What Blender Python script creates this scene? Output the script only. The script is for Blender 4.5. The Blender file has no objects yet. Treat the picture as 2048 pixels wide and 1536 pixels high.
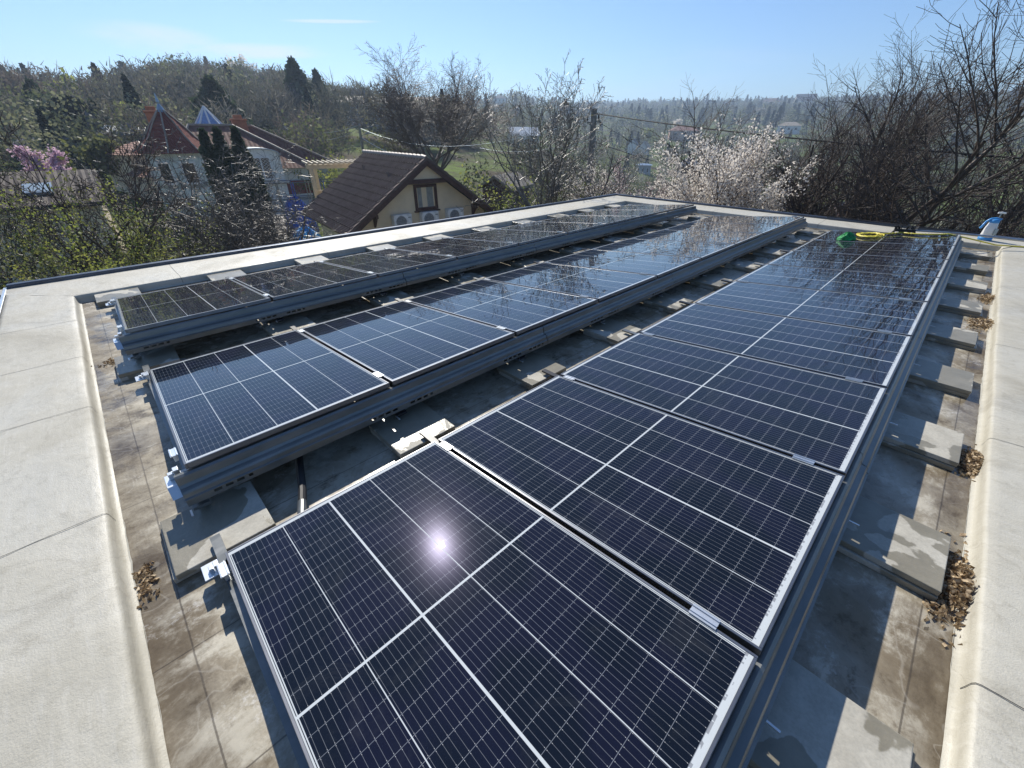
import bpy, math, random
import numpy as np
from mathutils import Vector, Matrix
R = math.radians
sc = bpy.context.scene
COL = sc.collection

# ------------------------------------------------------------------ camera
CAM = np.array([1.670, 0.124, 1.554]); YAW, PIT, ROL, FPX = -0.802, 0.551, 0.004, 817.26
_f = np.array([math.sin(YAW)*math.cos(PIT), math.cos(YAW)*math.cos(PIT), -math.sin(PIT)])
_r = np.array([math.cos(YAW), -math.sin(YAW), 0.0]); _u = np.cross(_r, _f)
CR = math.cos(ROL)*_r + math.sin(ROL)*_u; CU = -math.sin(ROL)*_r + math.cos(ROL)*_u
cd = bpy.data.cameras.new("camera"); cam = bpy.data.objects.new("camera", cd); COL.objects.link(cam)
cd.sensor_width = 36; cd.lens = FPX/2048*36; cd.clip_start = 0.05; cd.clip_end = 6000
m = Matrix.Identity(4)
for i in range(3):
    m[i][0] = CR[i]; m[i][1] = CU[i]; m[i][2] = -_f[i]; m[i][3] = CAM[i]
cam.matrix_world = m; sc.camera = cam

# ------------------------------------------------------------------ sun, sky, exposure
SUN_EL, SUN_AZ = 40.8, -67.0            # azimuth from +Y towards +X
sdir = Vector((math.sin(R(SUN_AZ))*math.cos(R(SUN_EL)), math.cos(R(SUN_AZ))*math.cos(R(SUN_EL)), math.sin(R(SUN_EL))))
sl = bpy.data.lights.new("sun", 'SUN'); sl.energy = 5.0; sl.angle = R(0.55); sl.color = (1.0, 0.95, 0.86)
so = bpy.data.objects.new("sun", sl); COL.objects.link(so); so.rotation_euler = sdir.to_track_quat('Z', 'Y').to_euler()
sc.view_settings.view_transform = 'Standard'; sc.view_settings.look = 'None'; sc.view_settings.exposure = 0.27
sc.view_settings.gamma = 1
sc.cycles.use_denoising = True
sc.cycles.max_bounces = 8; sc.cycles.volume_bounces = 0; sc.cycles.transparent_max_bounces = 16
sc.cycles.caustics_reflective = False; sc.cycles.caustics_refractive = False
sc.cycles.sample_clamp_indirect = 4

class NT:
    def __init__(s, tree): s.t = tree; s.n = tree.nodes; s.l = tree.links
    def new(s, typ, **kw):
        n = s.n.new(typ)
        for k, v in kw.items(): setattr(n, k, v)
        return n
    def put(s, sock, v):
        if isinstance(v, bpy.types.NodeSocket): s.l.new(v, sock)
        elif isinstance(v, (tuple, list)) and len(v) == 3 and sock.type == 'RGBA': sock.default_value = (*v, 1)
        else: sock.default_value = v
    def M(s, op, a, b=None, c=None, clamp=False):
        n = s.new('ShaderNodeMath', operation=op, use_clamp=clamp); s.put(n.inputs[0], a)
        if b is not None: s.put(n.inputs[1], b)
        if c is not None: s.put(n.inputs[2], c)
        return n.outputs[0]
    def mix(s, f, a, b):
        n = s.new('ShaderNodeMix', data_type='RGBA'); s.put(n.inputs[0], f); s.put(n.inputs[6], a); s.put(n.inputs[7], b)
        return n.outputs[2]
    def noise(s, vec, scale, detail=4, rough=.55, dist=0):
        n = s.new('ShaderNodeTexNoise'); s.put(n.inputs['Vector'], vec); n.inputs['Scale'].default_value = scale
        n.inputs['Detail'].default_value = detail; n.inputs['Roughness'].default_value = rough; n.inputs['Distortion'].default_value = dist
        return n.outputs[0]
    def step(s, v, a, b, lo=0., hi=1.):
        n = s.new('ShaderNodeMapRange', interpolation_type='SMOOTHSTEP'); s.put(n.inputs[0], v)
        for i, x in zip((1, 2, 3, 4), (a, b, lo, hi)): s.put(n.inputs[i], x)
        return n.outputs[0]
    def scale(s, vec, x, y, z):
        n = s.new('ShaderNodeMapping'); s.put(n.inputs[0], vec); n.inputs[3].default_value = (x, y, z); return n.outputs[0]
    def obj(s): return s.new('ShaderNodeTexCoord').outputs['Object']
    def bump(s, h, dist=.01, strength=1.):
        n = s.new('ShaderNodeBump'); s.put(n.inputs['Height'], h); n.inputs['Distance'].default_value = dist
        n.inputs['Strength'].default_value = strength; return n.outputs[0]
MATS = {}
def mat(name):
    mt = bpy.data.materials.new(name); mt.use_nodes = True; t = NT(mt.node_tree)
    MATS[name] = mt
    return mt, t, mt.node_tree.nodes['Principled BSDF']
def simple(name, col, rough=.6, metal=0., var=.15, nscale=6., bump=0., bscale=40., spec=.5, trans=0.):
    mt, t, b = mat(name); o = t.obj()
    n = t.noise(o, nscale)
    k = t.step(n, .3, .7, 1-var, 1+var)
    mx = t.new('ShaderNodeVectorMath', operation='SCALE'); mx.inputs[0].default_value = col; t.put(mx.inputs['Scale'], k)
    t.put(b.inputs['Base Color'], mx.outputs[0]); b.inputs['Roughness'].default_value = rough
    b.inputs['Metallic'].default_value = metal; b.inputs['Specular IOR Level'].default_value = spec
    if bump: t.put(b.inputs['Normal'], t.bump(t.noise(o, bscale), bump))
    return mt

# world: Nishita sky with thin cirrus and a contrail
w = bpy.data.worlds.new("World"); sc.world = w; w.use_nodes = True
t = NT(w.node_tree); bg = w.node_tree.nodes['Background']
sky = t.new('ShaderNodeTexSky', sky_type='NISHITA'); sky.sun_disc = False
sky.sun_elevation = R(SUN_EL); sky.sun_rotation = R(SUN_AZ); sky.air_density = 1.0; sky.dust_density = .15; sky.ozone_density = 3.0; sky.altitude = 200
g = t.new('ShaderNodeTexCoord').outputs['Generated']; sp = t.new('ShaderNodeSeparateXYZ'); t.put(sp.inputs[0], g)
az = t.M('ARCTAN2', sp.outputs[0], sp.outputs[1]); el = t.M('ARCSINE', sp.outputs[2])
cb = t.new('ShaderNodeCombineXYZ'); t.put(cb.inputs[0], az); t.put(cb.inputs[1], el)
def band(a0, e0, wa, we, slope, ns, lo, hi):
    da = t.M('SUBTRACT', az, a0); de = t.M('SUBTRACT', t.M('SUBTRACT', el, e0), t.M('MULTIPLY', da, slope))
    q = t.M('ADD', t.M('POWER', t.M('ABSOLUTE', t.M('DIVIDE', da, wa)), 2.), t.M('POWER', t.M('ABSOLUTE', t.M('DIVIDE', de, we)), 2.))
    e = t.step(q, 0., 1., 1., 0.)
    nz = t.step(t.noise(t.scale(cb.outputs[0], 2.2*ns, 14*ns, 1), 1.6, 5, .55, .5), lo, hi)
    return t.M('MULTIPLY', e, nz)
def azel(px, py):
    d = _f*1.0 + (px-1024)/FPX*CR + (768-py)/FPX*CU; d = d/np.linalg.norm(d)
    return math.atan2(d[0], d[1]), math.asin(d[2])
masks = []
for (x0, y0, x1, y1, th, lo, hi, st) in ((110, 55, 470, 92, .022, .3, .6, .55), (250, 96, 720, 103, .013, .33, .62, .7), (545, 40, 775, 43, .0035, .2, .5, .55), (1100, 150, 1700, 130, .045, .35, .8, .18)):
    a = azel(x0, y0); b_ = azel(x1, y1)
    masks.append(t.M('MULTIPLY', band((a[0]+b_[0])/2, (a[1]+b_[1])/2, abs(b_[0]-a[0])/2, th, (b_[1]-a[1])/(b_[0]-a[0]), 1., lo, hi), st))
ms = masks[0]
for q in masks[1:]: ms = t.M('MAXIMUM', ms, q)
vm = t.new('ShaderNodeVectorMath', operation='MULTIPLY'); t.put(vm.inputs[0], sky.outputs[0]); vm.inputs[1].default_value = (.78, .93, 1.10)
t.put(bg.inputs[0], t.mix(ms, vm.outputs[0], (7.5, 7.7, 7.8)))
bg.inputs[1].default_value = 0.10

# ------------------------------------------------------------------ helpers
def ray(px, py):
    return _f + (px-1024)/FPX*CR + (768-py)/FPX*CU
def P(px, py, hd):                       # point at horizontal distance hd from the viewer's eye
    d = ray(px, py); return CAM + d*hd/math.hypot(d[0], d[1])
RAD = [0, 8, 15, 30, 60, 110, 160, 220, 350, 500, 750, 950, 1300, 2500]
TER = {-180: [-4.5]*3+[-4, -3, 0, 2, 3, 4, 5, 8, 10, 10, 10],
 -60: [-4.3, -4.3, -4.5, -4.2, -1, 3, 5, 5, 3, 0, 0, 0, 0, 0],
 -47: [-4.3, -4.3, -4.5, -4.2, -1, 2.5, 5.0, 4.5, 2, 0, 0, 0, 0, 0],
 -41: [-4.3, -4.3, -4.5, -4.2, -1, 1.5, 2.2, .8, 0, 0, 0, 0, 0, 0],
 -37: [-4.3, -4.3, -4.5, -4.2, -1, 3.2, 6.5, 6.5, 2, 0, 0, 0, 0, 0],
 -33: [-4.3, -4.3, -4.5, -4.2, -1.5, 4, 9.5, 11.5, 6, 0, 0, 0, 0, 0],
 -26: [-4.3, -4.3, -4.4, -4.2, -1.5, 4.5, 9, 11.5, 6, 0, 0, 0, 0, 0],
 -18: [-4.3, -4.3, -4.3, -4.2, -2.0, 3, 5, 4.5, 4, 0, 0, 0, 0, 0],
 -10: [-4.3, -4.3, -4.4, -4.3, -3.0, -.5, 2.0, 4, 10, 8, 0, 0, 0, 0],
 0: [-4.3, -4.3, -4.6, -4.8, -3.6, -2, 1, 4, 15, 28, 20, 10, 0, 0],
 10: [-4.3, -4.3, -4.8, -7, -9, -10, -9, -5, 4, 14, 33, 44, 30, 20],
 20: [-4.3, -4.3, -5, -8, -12, -14, -13, -7, 3, 14, 33, 42, 30, 20],
 47: [-4.3, -4.3, -5, -8, -12, -14, -12, -7, 3, 14, 33, 42, 30, 20],
 80: [-4.3, -4.3, -5, -8, -12, -12, -8, -4, 3, 14, 33, 42, 30, 20],
 180: [-4.5]*3+[-4, -3, 0, 2, 3, 4, 5, 8, 10, 10, 10]}
_ak = sorted(TER); _tab = np.array([TER[k] for k in _ak], float)
def gz(x, y):
    dx, dy = np.asarray(x)-CAM[0], np.asarray(y)-CAM[1]
    rr = np.hypot(dx, dy); a = np.degrees(np.arctan2(dx, dy)-YAW); a = (a+180) % 360-180
    ai = np.clip(np.searchsorted(_ak, a)-1, 0, len(_ak)-2); ta = (a-np.take(_ak, ai))/(np.take(_ak, ai+1)-np.take(_ak, ai)); ta = ta*ta*(3-2*ta)
    ri = np.clip(np.searchsorted(RAD, rr)-1, 0, len(RAD)-2); tr = np.clip((rr-np.take(RAD, ri))/(np.take(RAD, ri+1)-np.take(RAD, ri)), 0, 1)
    z0 = _tab[ai, ri]*(1-tr)+_tab[ai, ri+1]*tr; z1 = _tab[ai+1, ri]*(1-tr)+_tab[ai+1, ri+1]*tr
    z = z0*(1-ta)+z1*ta
    k = np.clip((rr-25)/200, 0, 1)
    return z + k*(1.4*np.sin(dx*.031+1)*np.cos(dy*.027)+.8*np.sin(dx*.09)*np.sin(dy*.083))
def xy_at(px, hd, py=266):
    p = P(px, py, hd); return p[0], p[1]

class MB:
    def __init__(s): s.v = []; s.f = []; s.mi = []
    def add(s, vs, fs, mi=0):
        o = len(s.v); s.v += [tuple(map(float, v)) for v in vs]; s.f += [tuple(o+i for i in f) for f in fs]; s.mi += [mi]*len(fs)
    def box(s, x0, x1, y0, y1, z0, z1, mi=0):
        v = [(x, y, z) for z in (z0, z1) for y in (y0, y1) for x in (x0, x1)]
        s.add(v, [(0, 2, 3, 1), (4, 5, 7, 6), (0, 1, 5, 4), (1, 3, 7, 5), (3, 2, 6, 7), (2, 0, 4, 6)], mi)
    def obox(s, c, ax, ay, az, hx, hy, hz):
        c = np.array(c, float); ax, ay, az = [np.array(a, float) for a in (ax, ay, az)]
        v = [c+i*hx*ax+j*hy*ay+k*hz*az for k in (-1, 1) for j in (-1, 1) for i in (-1, 1)]
        s.add(v, [(0, 2, 3, 1), (4, 5, 7, 6), (0, 1, 5, 4), (1, 3, 7, 5), (3, 2, 6, 7), (2, 0, 4, 6)])
    def beam(s, a, b, w_, h=None):
        a, b = np.array(a, float), np.array(b, float); d = b-a; L = np.linalg.norm(d); d /= L
        up = np.array([0, 0, 1.]) if abs(d[2]) < .95 else np.array([1., 0, 0])
        sx = np.cross(d, up); sx /= np.linalg.norm(sx); uz = np.cross(sx, d)
        s.obox((a+b)/2, d, sx, uz, L/2, w_/2, (h or w_)/2)
    def tube(s, pts, rs, n=8, cap=True):
        pts = [np.array(p, float) for p in pts]
        if not hasattr(rs, '__len__'): rs = [rs]*len(pts)
        o = len(s.v); prev = None
        for i, p in enumerate(pts):
            d = pts[min(i+1, len(pts)-1)]-pts[max(i-1, 0)]; d = d/(np.linalg.norm(d)+1e-9)
            if prev is None: up = np.array([0, 0, 1.]) if abs(d[2]) < .9 else np.array([1., 0, 0]); a = np.cross(d, up)
            else: a = prev-d*(prev@d)
            a /= np.linalg.norm(a)+1e-9; prev = a; b = np.cross(d, a)
            for k in range(n):
                th = 2*math.pi*k/n; s.v.append(tuple(p+rs[i]*(math.cos(th)*a+math.sin(th)*b)))
        for i in range(len(pts)-1):
            for k in range(n):
                s.f.append((o+i*n+k, o+i*n+(k+1) % n, o+(i+1)*n+(k+1) % n, o+(i+1)*n+k)); s.mi.append(0)
        if cap:
            s.f.append(tuple(o+k for k in range(n))[::-1]); s.f.append(tuple(o+(len(pts)-1)*n+k for k in range(n))); s.mi += [0, 0]
    def prism(s, poly, ex):              # poly: list of 3D points (planar), ex: extrusion vector
        n = len(poly); ex = np.array(ex, float); a = [np.array(p, float) for p in poly]; b = [p+ex for p in a]
        s.add(a+b, [tuple(range(n))[::-1], tuple(range(n, 2*n))]+[(i, (i+1) % n, n+(i+1) % n, n+i) for i in range(n)])
    def build(s, name, mt, parent=None, smooth=False, bevel=0., seg=2):
        me = bpy.data.meshes.new(name); me.from_pydata(s.v, [], s.f)
        ms_ = mt if isinstance(mt, (list, tuple)) else [mt]
        for q in ms_: me.materials.append(MATS[q] if isinstance(q, str) else q)
        if len(ms_) > 1: me.polygons.foreach_set('material_index', s.mi)
        if smooth: me.polygons.foreach_set('use_smooth', [True]*len(me.polygons))
        me.update(); o = bpy.data.objects.new(name, me); COL.objects.link(o)
        if parent: o.parent = parent
        if bevel:
            md = o.modifiers.new('bevel', 'BEVEL'); md.width = bevel; md.segments = seg; md.limit_method = 'ANGLE'
        return o
def tag(o, label=None, cat=None, group=None, kind=None):
    if label: o['label'] = label
    if cat: o['category'] = cat
    if group: o['group'] = group
    if kind: o['kind'] = kind
    return o
def empty(name, loc, rz, label, cat, group=None):
    o = bpy.data.objects.new(name, None); COL.objects.link(o); o.location = loc; o.rotation_euler = (0, 0, rz)
    o.empty_display_size = .2
    return tag(o, label, cat, group)
def copy_tree(o, parent=None):
    c = o.copy(); COL.objects.link(c); c.parent = parent
    for ch in list(o.children): copy_tree(ch, c)
    return c
def mesh_np(name, V, F, mt, parent=None, tint=None):
    """V (n,3); F (m,4) quads or (m,3); fast mesh build"""
    k = F.shape[1]; me = bpy.data.meshes.new(name); me.vertices.add(len(V)); me.vertices.foreach_set('co', V.astype(np.float32).ravel())
    me.loops.add(F.size); me.loops.foreach_set('vertex_index', F.astype(np.int32).ravel())
    me.polygons.add(len(F)); me.polygons.foreach_set('loop_start', np.arange(0, F.size, k, dtype=np.int32))
    me.materials.append(MATS[mt] if isinstance(mt, str) else mt)
    if tint is not None:
        at = me.color_attributes.new('tint', 'FLOAT_COLOR', 'POINT')
        at.data.foreach_set('color', np.concatenate([tint, np.ones((len(tint), 1))], 1).astype(np.float32).ravel())
    me.update(calc_edges=True); me.validate()
    o = bpy.data.objects.new(name, me); COL.objects.link(o)
    if parent: o.parent = parent
    return o

# ------------------------------------------------------------------ materials
# membrane of the parapets
def membrane():
    mt, t, b = mat('membrane'); o = t.obj()
    n1 = t.noise(o, 1.3, 5, .6, .4); n2 = t.noise(t.scale(o, 6, 60, 6), 1., 3); n3 = t.noise(o, 14, 6, .7)
    c = t.mix(t.step(n1, .35, .7), (.50, .475, .40), (.41, .385, .315))
    c = t.mix(t.M('MULTIPLY', t.step(n3, .5, .72), .45), c, (.30, .275, .21))
    c = t.mix(t.M('MULTIPLY', t.step(n2, .5, .8), .25), c, (.62, .60, .55))
    t.put(b.inputs['Base Color'], c); t.put(b.inputs['Roughness'], t.step(n1, .3, .7, .42, .7))
    c = t.mix(t.M('MULTIPLY', t.step(t.noise(o, .7, 7, .7, 1.5), .52, .66), .38), c, (.26, .235, .18)); c = t.mix(t.M('MULTIPLY', t.step(t.noise(t.scale(o, 1, 2.2, 1), 22, 5, .8, 2.), .60, .66), .35), c, (.22, .20, .16)); wl_ = t.step(t.M('ABSOLUTE', t.M('SUBTRACT', t.noise(o, 1.5, 4, .5, .4), .5)), .006, .001); c = t.mix(t.M('MULTIPLY', wl_, .2), c, (.24, .21, .16)); c = t.mix(t.M('MULTIPLY', t.step(t.noise(t.scale(o, .4, 3, 1), 2.5, 6, .75), .55, .68), .25), c, (.60, .575, .50)); t.put(b.inputs['Base Color'], c)
    h = t.M('ADD', t.M('MULTIPLY', n1, 1.4), t.M('MULTIPLY', t.noise(o, 160, 3), .12)); h = t.M('ADD', h, t.M('MULTIPLY', n3, .25))
    t.put(b.inputs['Normal'], t.bump(h, .012))
membrane()
def floor_mat():
    mt, t, b = mat('dirty_membrane'); o = t.obj()
    n1 = t.noise(o, .9, 6, .66, .15); n2 = t.noise(t.scale(o, 1, .6, 1), 4.5, 8, .74, .15); n3 = t.noise(t.scale(o, 1, 1, 1), 38, 3)
    sx = t.new('ShaderNodeSeparateXYZ'); t.put(sx.inputs[0], o); X, Y = sx.outputs[0], sx.outputs[1]
    c = t.mix(t.step(n1, .35, .65), (.41, .37, .285), (.20, .158, .10))
    c = t.mix(t.step(n2, .50, .64), c, (.50, .46, .37))
    c = t.mix(t.M('MULTIPLY', t.step(n2, .46, .34), .85), c, (.085, .062, .032))
    c = t.mix(t.M('MULTIPLY', t.step(t.noise(o, 11, 6, .75, .5), .52, .68), .5), c, (.12, .09, .05))
    # dirt gathering along the foot of the parapets
    edge = t.M('MINIMUM', t.M('MINIMUM', t.M('SUBTRACT', 2.29, X), t.M('ADD', Y, .34)), t.M('MINIMUM', t.M('ADD', X, 4.97), t.M('SUBTRACT', 10.9, Y)))
    ed = t.M('MULTIPLY', t.step(t.M('ADD', edge, t.M('MULTIPLY', t.M('SUBTRACT', n2, .5), .3)), .26, .07), t.step(n2, .35, .55, .95, .5))
    c = t.mix(ed, c, (.085, .062, .035))
    lime = t.M('MULTIPLY', t.step(t.noise(o, 2.4, 8, .8, .4), .58, .68), t.step(t.noise(o, 60, 3), .35, .6))
    c = t.mix(t.M('MULTIPLY', lime, .8), c, (.62, .60, .56))
    seam = t.M('MAXIMUM', t.step(t.M('ABSOLUTE', t.M('ADD', t.M('PINGPONG', t.M('ADD', X, t.M('MULTIPLY', n2, .004)), .52), -.26)), .004, .0015),
               t.M('MAXIMUM', t.step(t.M('ABSOLUTE', t.M('ADD', t.M('ADD', Y, .185), t.M('MULTIPLY', n2, .012))), .0045, .0015), t.step(t.M('ABSOLUTE', t.M('ADD', t.M('SUBTRACT', X, 2.17), t.M('MULTIPLY', n2, .01))), .0045, .0015)))
    c = t.mix(t.M('MULTIPLY', seam, .65), c, (.05, .038, .025))
    wm = t.step(t.M('ABSOLUTE', t.M('SUBTRACT', t.noise(o, 2.1, 3, .5, .3), .52)), .006, .001)
    c = t.mix(t.M('MULTIPLY', wm, .16), c, (.58, .55, .48)); t.put(b.inputs['Base Color'], c)
    wet = t.step(t.noise(o, 1.7, 4, .6, .5), .42, .56)
    t.put(b.inputs['Roughness'], t.M('ADD', t.M('MULTIPLY', wet, -.47), .62)); b.inputs['Specular IOR Level'].default_value = .5
    rib = t.M('MULTIPLY', t.M('SINE', t.M('MULTIPLY', Y, 420)), .004)
    h = t.M('ADD', t.M('MULTIPLY', n2, .5), t.M('ADD', t.M('MULTIPLY', n3, .14), rib))
    t.put(b.inputs['Normal'], t.bump(h, .008))
floor_mat()
def paver_mat():
    mt, t, b = mat('concrete'); o = t.obj(); rnd = t.new('ShaderNodeObjectInfo').outputs['Random']
    off = t.new('ShaderNodeVectorMath', operation='ADD'); t.put(off.inputs[0], o); cbx = t.new('ShaderNodeCombineXYZ'); t.put(cbx.inputs[0], t.M('MULTIPLY', rnd, 37.)); t.put(cbx.inputs[1], t.M('MULTIPLY', rnd, 91.)); t.put(off.inputs[1], cbx.outputs[0])
    v = off.outputs[0]
    n1 = t.noise(v, 2.6, 3, .5, .6); n2 = t.noise(v, 70, 4, .7); n3 = t.noise(v, 9, 5, .6)
    dry = t.mix(t.step(n3, .3, .7), (.50, .475, .405), (.40, .375, .315))
    wetc = t.mix(t.step(n3, .3, .7), (.27, .245, .185), (.215, .195, .145))
    wet = t.step(t.M('ADD', n1, t.M('MULTIPLY', n3, .12)), .505, .52)
    c = t.mix(wet, dry, wetc); c = t.mix(t.M('MULTIPLY', t.step(n2, .35, .7), .25), c, (.2, .19, .16))
    t.put(b.inputs['Base Color'], c); t.put(b.inputs['Roughness'], t.M('ADD', t.M('MULTIPLY', wet, -.5), .8))
    t.put(b.inputs['Normal'], t.bump(t.M('ADD', t.M('MULTIPLY', n2, .2), n3), .004))
paver_mat()
def glass_mat():
    """cells of a 5 x 24 third-cut module; object x = long side, y = short side"""
    mt, t, b = mat('solar_glass'); o = t.obj(); s = t.new('ShaderNodeSeparateXYZ'); t.put(s.inputs[0], o); X, Y = s.outputs[0], s.outputs[1]
    LX, LY = 1.754, 1.096
    def line(d, w0, soft=.0006): return t.step(t.M('ABSOLUTE', d), w0/2+soft, w0/2-soft*.3)
    # columns across the short side: edges at .016 + .2105*k with the wide strip (10 mm) after the 2nd
    cols = []; e = .018
    yk = [e, e+.2125, e+.425, e+.6475, e+.860, LY-e]
    L = None
    for i, y in enumerate(yk):
        wd = .0085 if i == 2 else .0028
        yy = y+.0045 if i == 2 else y
        q = line(t.M('SUBTRACT', Y, yy), wd); L = q if L is None else t.M('MAXIMUM', L, q)
    outY = t.M('MAXIMUM', t.step(Y, .0145, .0135), t.step(Y, LY-.0145, LY-.0135))
    mid = line(t.M('SUBTRACT', X, LX/2), .009)
    xr = t.M('SUBTRACT', t.M('ABSOLUTE', t.M('SUBTRACT', X, LX/2)), .0045)     # distance from mid gap
    outX = t.step(xr, .8420, .8430)
    cell = .07015
    fr = t.M('PINGPONG', xr, cell/2)
    row = t.step(fr, .0011, .0003)
    # busbars: 10 per 210 mm column
    bb = t.M('PINGPONG', t.M('SUBTRACT', Y, e+.0106), .01055)
    bus = t.step(bb, .0009, .0003)
    pad = t.M('MULTIPLY', t.step(bb, .0013, .0007), t.step(t.M('ABSOLUTE', t.M('SUBTRACT', fr, .0045)), .0013, .0006))
    white = t.M('MAXIMUM', t.M('MAXIMUM', L, mid), t.M('MAXIMUM', outX, outY))
    nz = t.noise(o, 1.6, 2); cellid = t.noise(t.scale(o, 3, 4.6, 1), 1, 0)
    base = t.mix(t.step(cellid, .4, .6), (.004, .006, .011), (.006, .0068, .017))
    rnd0 = t.new('ShaderNodeObjectInfo').outputs['Random']; cb0 = t.new('ShaderNodeCombineXYZ'); t.put(cb0.inputs[0], t.M('MULTIPLY', rnd0, 50.)); va = t.new('ShaderNodeVectorMath', operation='ADD'); t.put(va.inputs[0], o); t.put(va.inputs[1], cb0.outputs[0])
    dn = t.noise(va.outputs[0], 3.2, 8, .7, 1.5); spk = t.step(t.noise(va.outputs[0], 75, 2), .74, .80)
    dust = t.M('MAXIMUM', t.M('MULTIPLY', t.step(dn, .50, .80), .05), t.M('MULTIPLY', spk, .14))
    base = t.mix(dust, base, (.36, .36, .34))
    c = t.mix(t.M('MULTIPLY', bus, .26), base, (.45, .47, .5))
    c = t.mix(t.M('MULTIPLY', row, .32), c, (.5, .54, .6))
    c = t.mix(t.M('MULTIPLY', pad, .4), c, (.75, .75, .72))
    # printed serial marks in the far margin
    mk = t.M('MULTIPLY', t.step(t.noise(t.scale(o, 20, 60, 1), 1, 1), .52, .56), t.M('MULTIPLY', t.step(X, 1.7205, 1.7215), t.step(X, 1.731, 1.730)))
    wcol = t.mix(t.M('MULTIPLY', mk, .6), (.50, .53, .54), (.10, .10, .12))
    c = t.mix(white, c, wcol)
    t.put(b.inputs['Base Color'], c)
    # a few dusty and dried-water traces
    t.put(b.inputs['Roughness'], t.M('ADD', t.M('MULTIPLY', white, .16), .16))
    b.inputs['IOR'].default_value = 1.4; b.inputs['Specular IOR Level'].default_value = .018
    sc_ = t.mix(white, (.55, .5, 1.0), (1, 1, 1)); t.put(b.inputs['Specular Tint'], sc_)
    b.inputs['Coat Weight'].default_value = 1.; t.put(b.inputs['Coat Roughness'], t.M('ADD', .005, t.M('MULTIPLY', t.step(dn, .55, .8), .05))); b.inputs['Coat IOR'].default_value = 1.40
    inf = t.new('ShaderNodeObjectInfo').outputs['Random']
    wv = t.M('ADD', t.M('MULTIPLY', t.noise(t.scale(o, 1.2, 1, 1), 2.2, 2), 1.), t.M('MULTIPLY', t.noise(o, 14, 2), .012))
    t.put(b.inputs['Coat Normal'], t.bump(wv, .0022))
glass_mat()
simple('aluminium', (.72, .74, .75), .34, .9, .08, 9)
simple('frame_metal', (.24, .24, .25), .30, .9, .08, 9)
simple('sealant', (.45, .44, .39), .5)
simple('black_frame_side', (.03, .03, .033), .4, .2)
def galv():
    mt, t, b = mat('galvanised'); o = t.obj()
    n = t.noise(t.scale(o, 3, 1, 3), 5, 4, .6); t.put(b.inputs['Base Color'], t.mix(t.step(n, .3, .7), (.17, .178, .172), (.225, .23, .225)))
    b.inputs['Metallic'].default_value = .6; t.put(b.inputs['Roughness'], t.step(n, .3, .7, .30, .38))
galv()
simple('edge_flashing', (.075, .09, .12), .38, .6, .2, 4)
simple('rubber', (.012, .012, .013), .55)
simple('stone_wall', (.42, .39, .33), .9, 0, .2, 3, .01)

def foliage(name, c1, c2, trans=.45, rough=.55, ns=1.1):
    mt = bpy.data.materials.new(name); mt.use_nodes = True; t = NT(mt.node_tree); MATS[name] = mt
    t.n.remove(t.n['Principled BSDF']); out = t.n['Material Output']; o = t.obj()
    c = t.mix(t.step(t.noise(o, ns, 4, .6), .35, .65), c1, c2)
    d = t.new('ShaderNodeBsdfDiffuse'); tr = t.new('ShaderNodeBsdfTranslucent'); gl = t.new('ShaderNodeBsdfGlossy'); gl.inputs['Roughness'].default_value = rough
    t.put(d.inputs[0], c); t.put(tr.inputs[0], c); t.put(gl.inputs[0], (.8, .8, .8))
    m1 = t.new('ShaderNodeMixShader'); m1.inputs[0].default_value = trans; t.l.new(d.outputs[0], m1.inputs[1]); t.l.new(tr.outputs[0], m1.inputs[2])
    m2 = t.new('ShaderNodeMixShader'); m2.inputs[0].default_value = .04; t.l.new(m1.outputs[0], m2.inputs[1]); t.l.new(gl.outputs[0], m2.inputs[2])
    t.l.new(m2.outputs[0], out.inputs[0])
foliage('needles', (.028, .045, .022), (.052, .076, .03), .35)
foliage('cypress', (.012, .02, .012), (.02, .03, .016), .15)
foliage('spring_leaves', (.17, .22, .045), (.33, .33, .075), .6, ns=3)
foliage('olive_leaves', (.12, .13, .045), (.19, .20, .065), .5)
foliage('white_petals', (.84, .77, .69), (.90, .84, .76), .5)
foliage('pink_petals', (.66, .44, .54), (.76, .58, .64), .5)
foliage('pale_pink_petals', (.50, .38, .40), (.60, .48, .50), .5)
foliage('dry_leaf', (.17, .105, .05), (.62, .48, .30), .2, ns=45)
foliage('ivy', (.03, .05, .015), (.06, .08, .02), .3)
def tinted(name, trans=.4):
    foliage(name, (1, 1, 1), (1, 1, 1), trans); t = NT(MATS[name].node_tree)
    a = t.new('ShaderNodeAttribute', attribute_name='tint').outputs['Color']
    for n in t.n:
        if n.bl_idname in ('ShaderNodeBsdfDiffuse', 'ShaderNodeBsdfTranslucent'):
            for l in list(n.inputs[0].links): t.l.remove(l)
            t.l.new(a, n.inputs[0])
tinted('wood_crowns', .4)
def bark(name, c1, c2, rough=.5, spec=.5):
    mt, t, b = mat(name); o = t.obj(); t.put(b.inputs['Base Color'], t.mix(t.step(t.noise(o, 5, 4), .35, .65), c1, c2))
    b.inputs['Roughness'].default_value = rough; b.inputs['Specular IOR Level'].default_value = spec
bark('bark_dark', (.065, .05, .042), (.10, .078, .064), .6, .3)
bark('bark_brown', (.085, .058, .045), (.13, .095, .075), .55, .4)
bark('bark_grey', (.10, .088, .075), (.16, .143, .122), .42, .5)
bark('bark_reddish', (.12, .075, .065), (.16, .11, .095), .5, .4)
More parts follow.
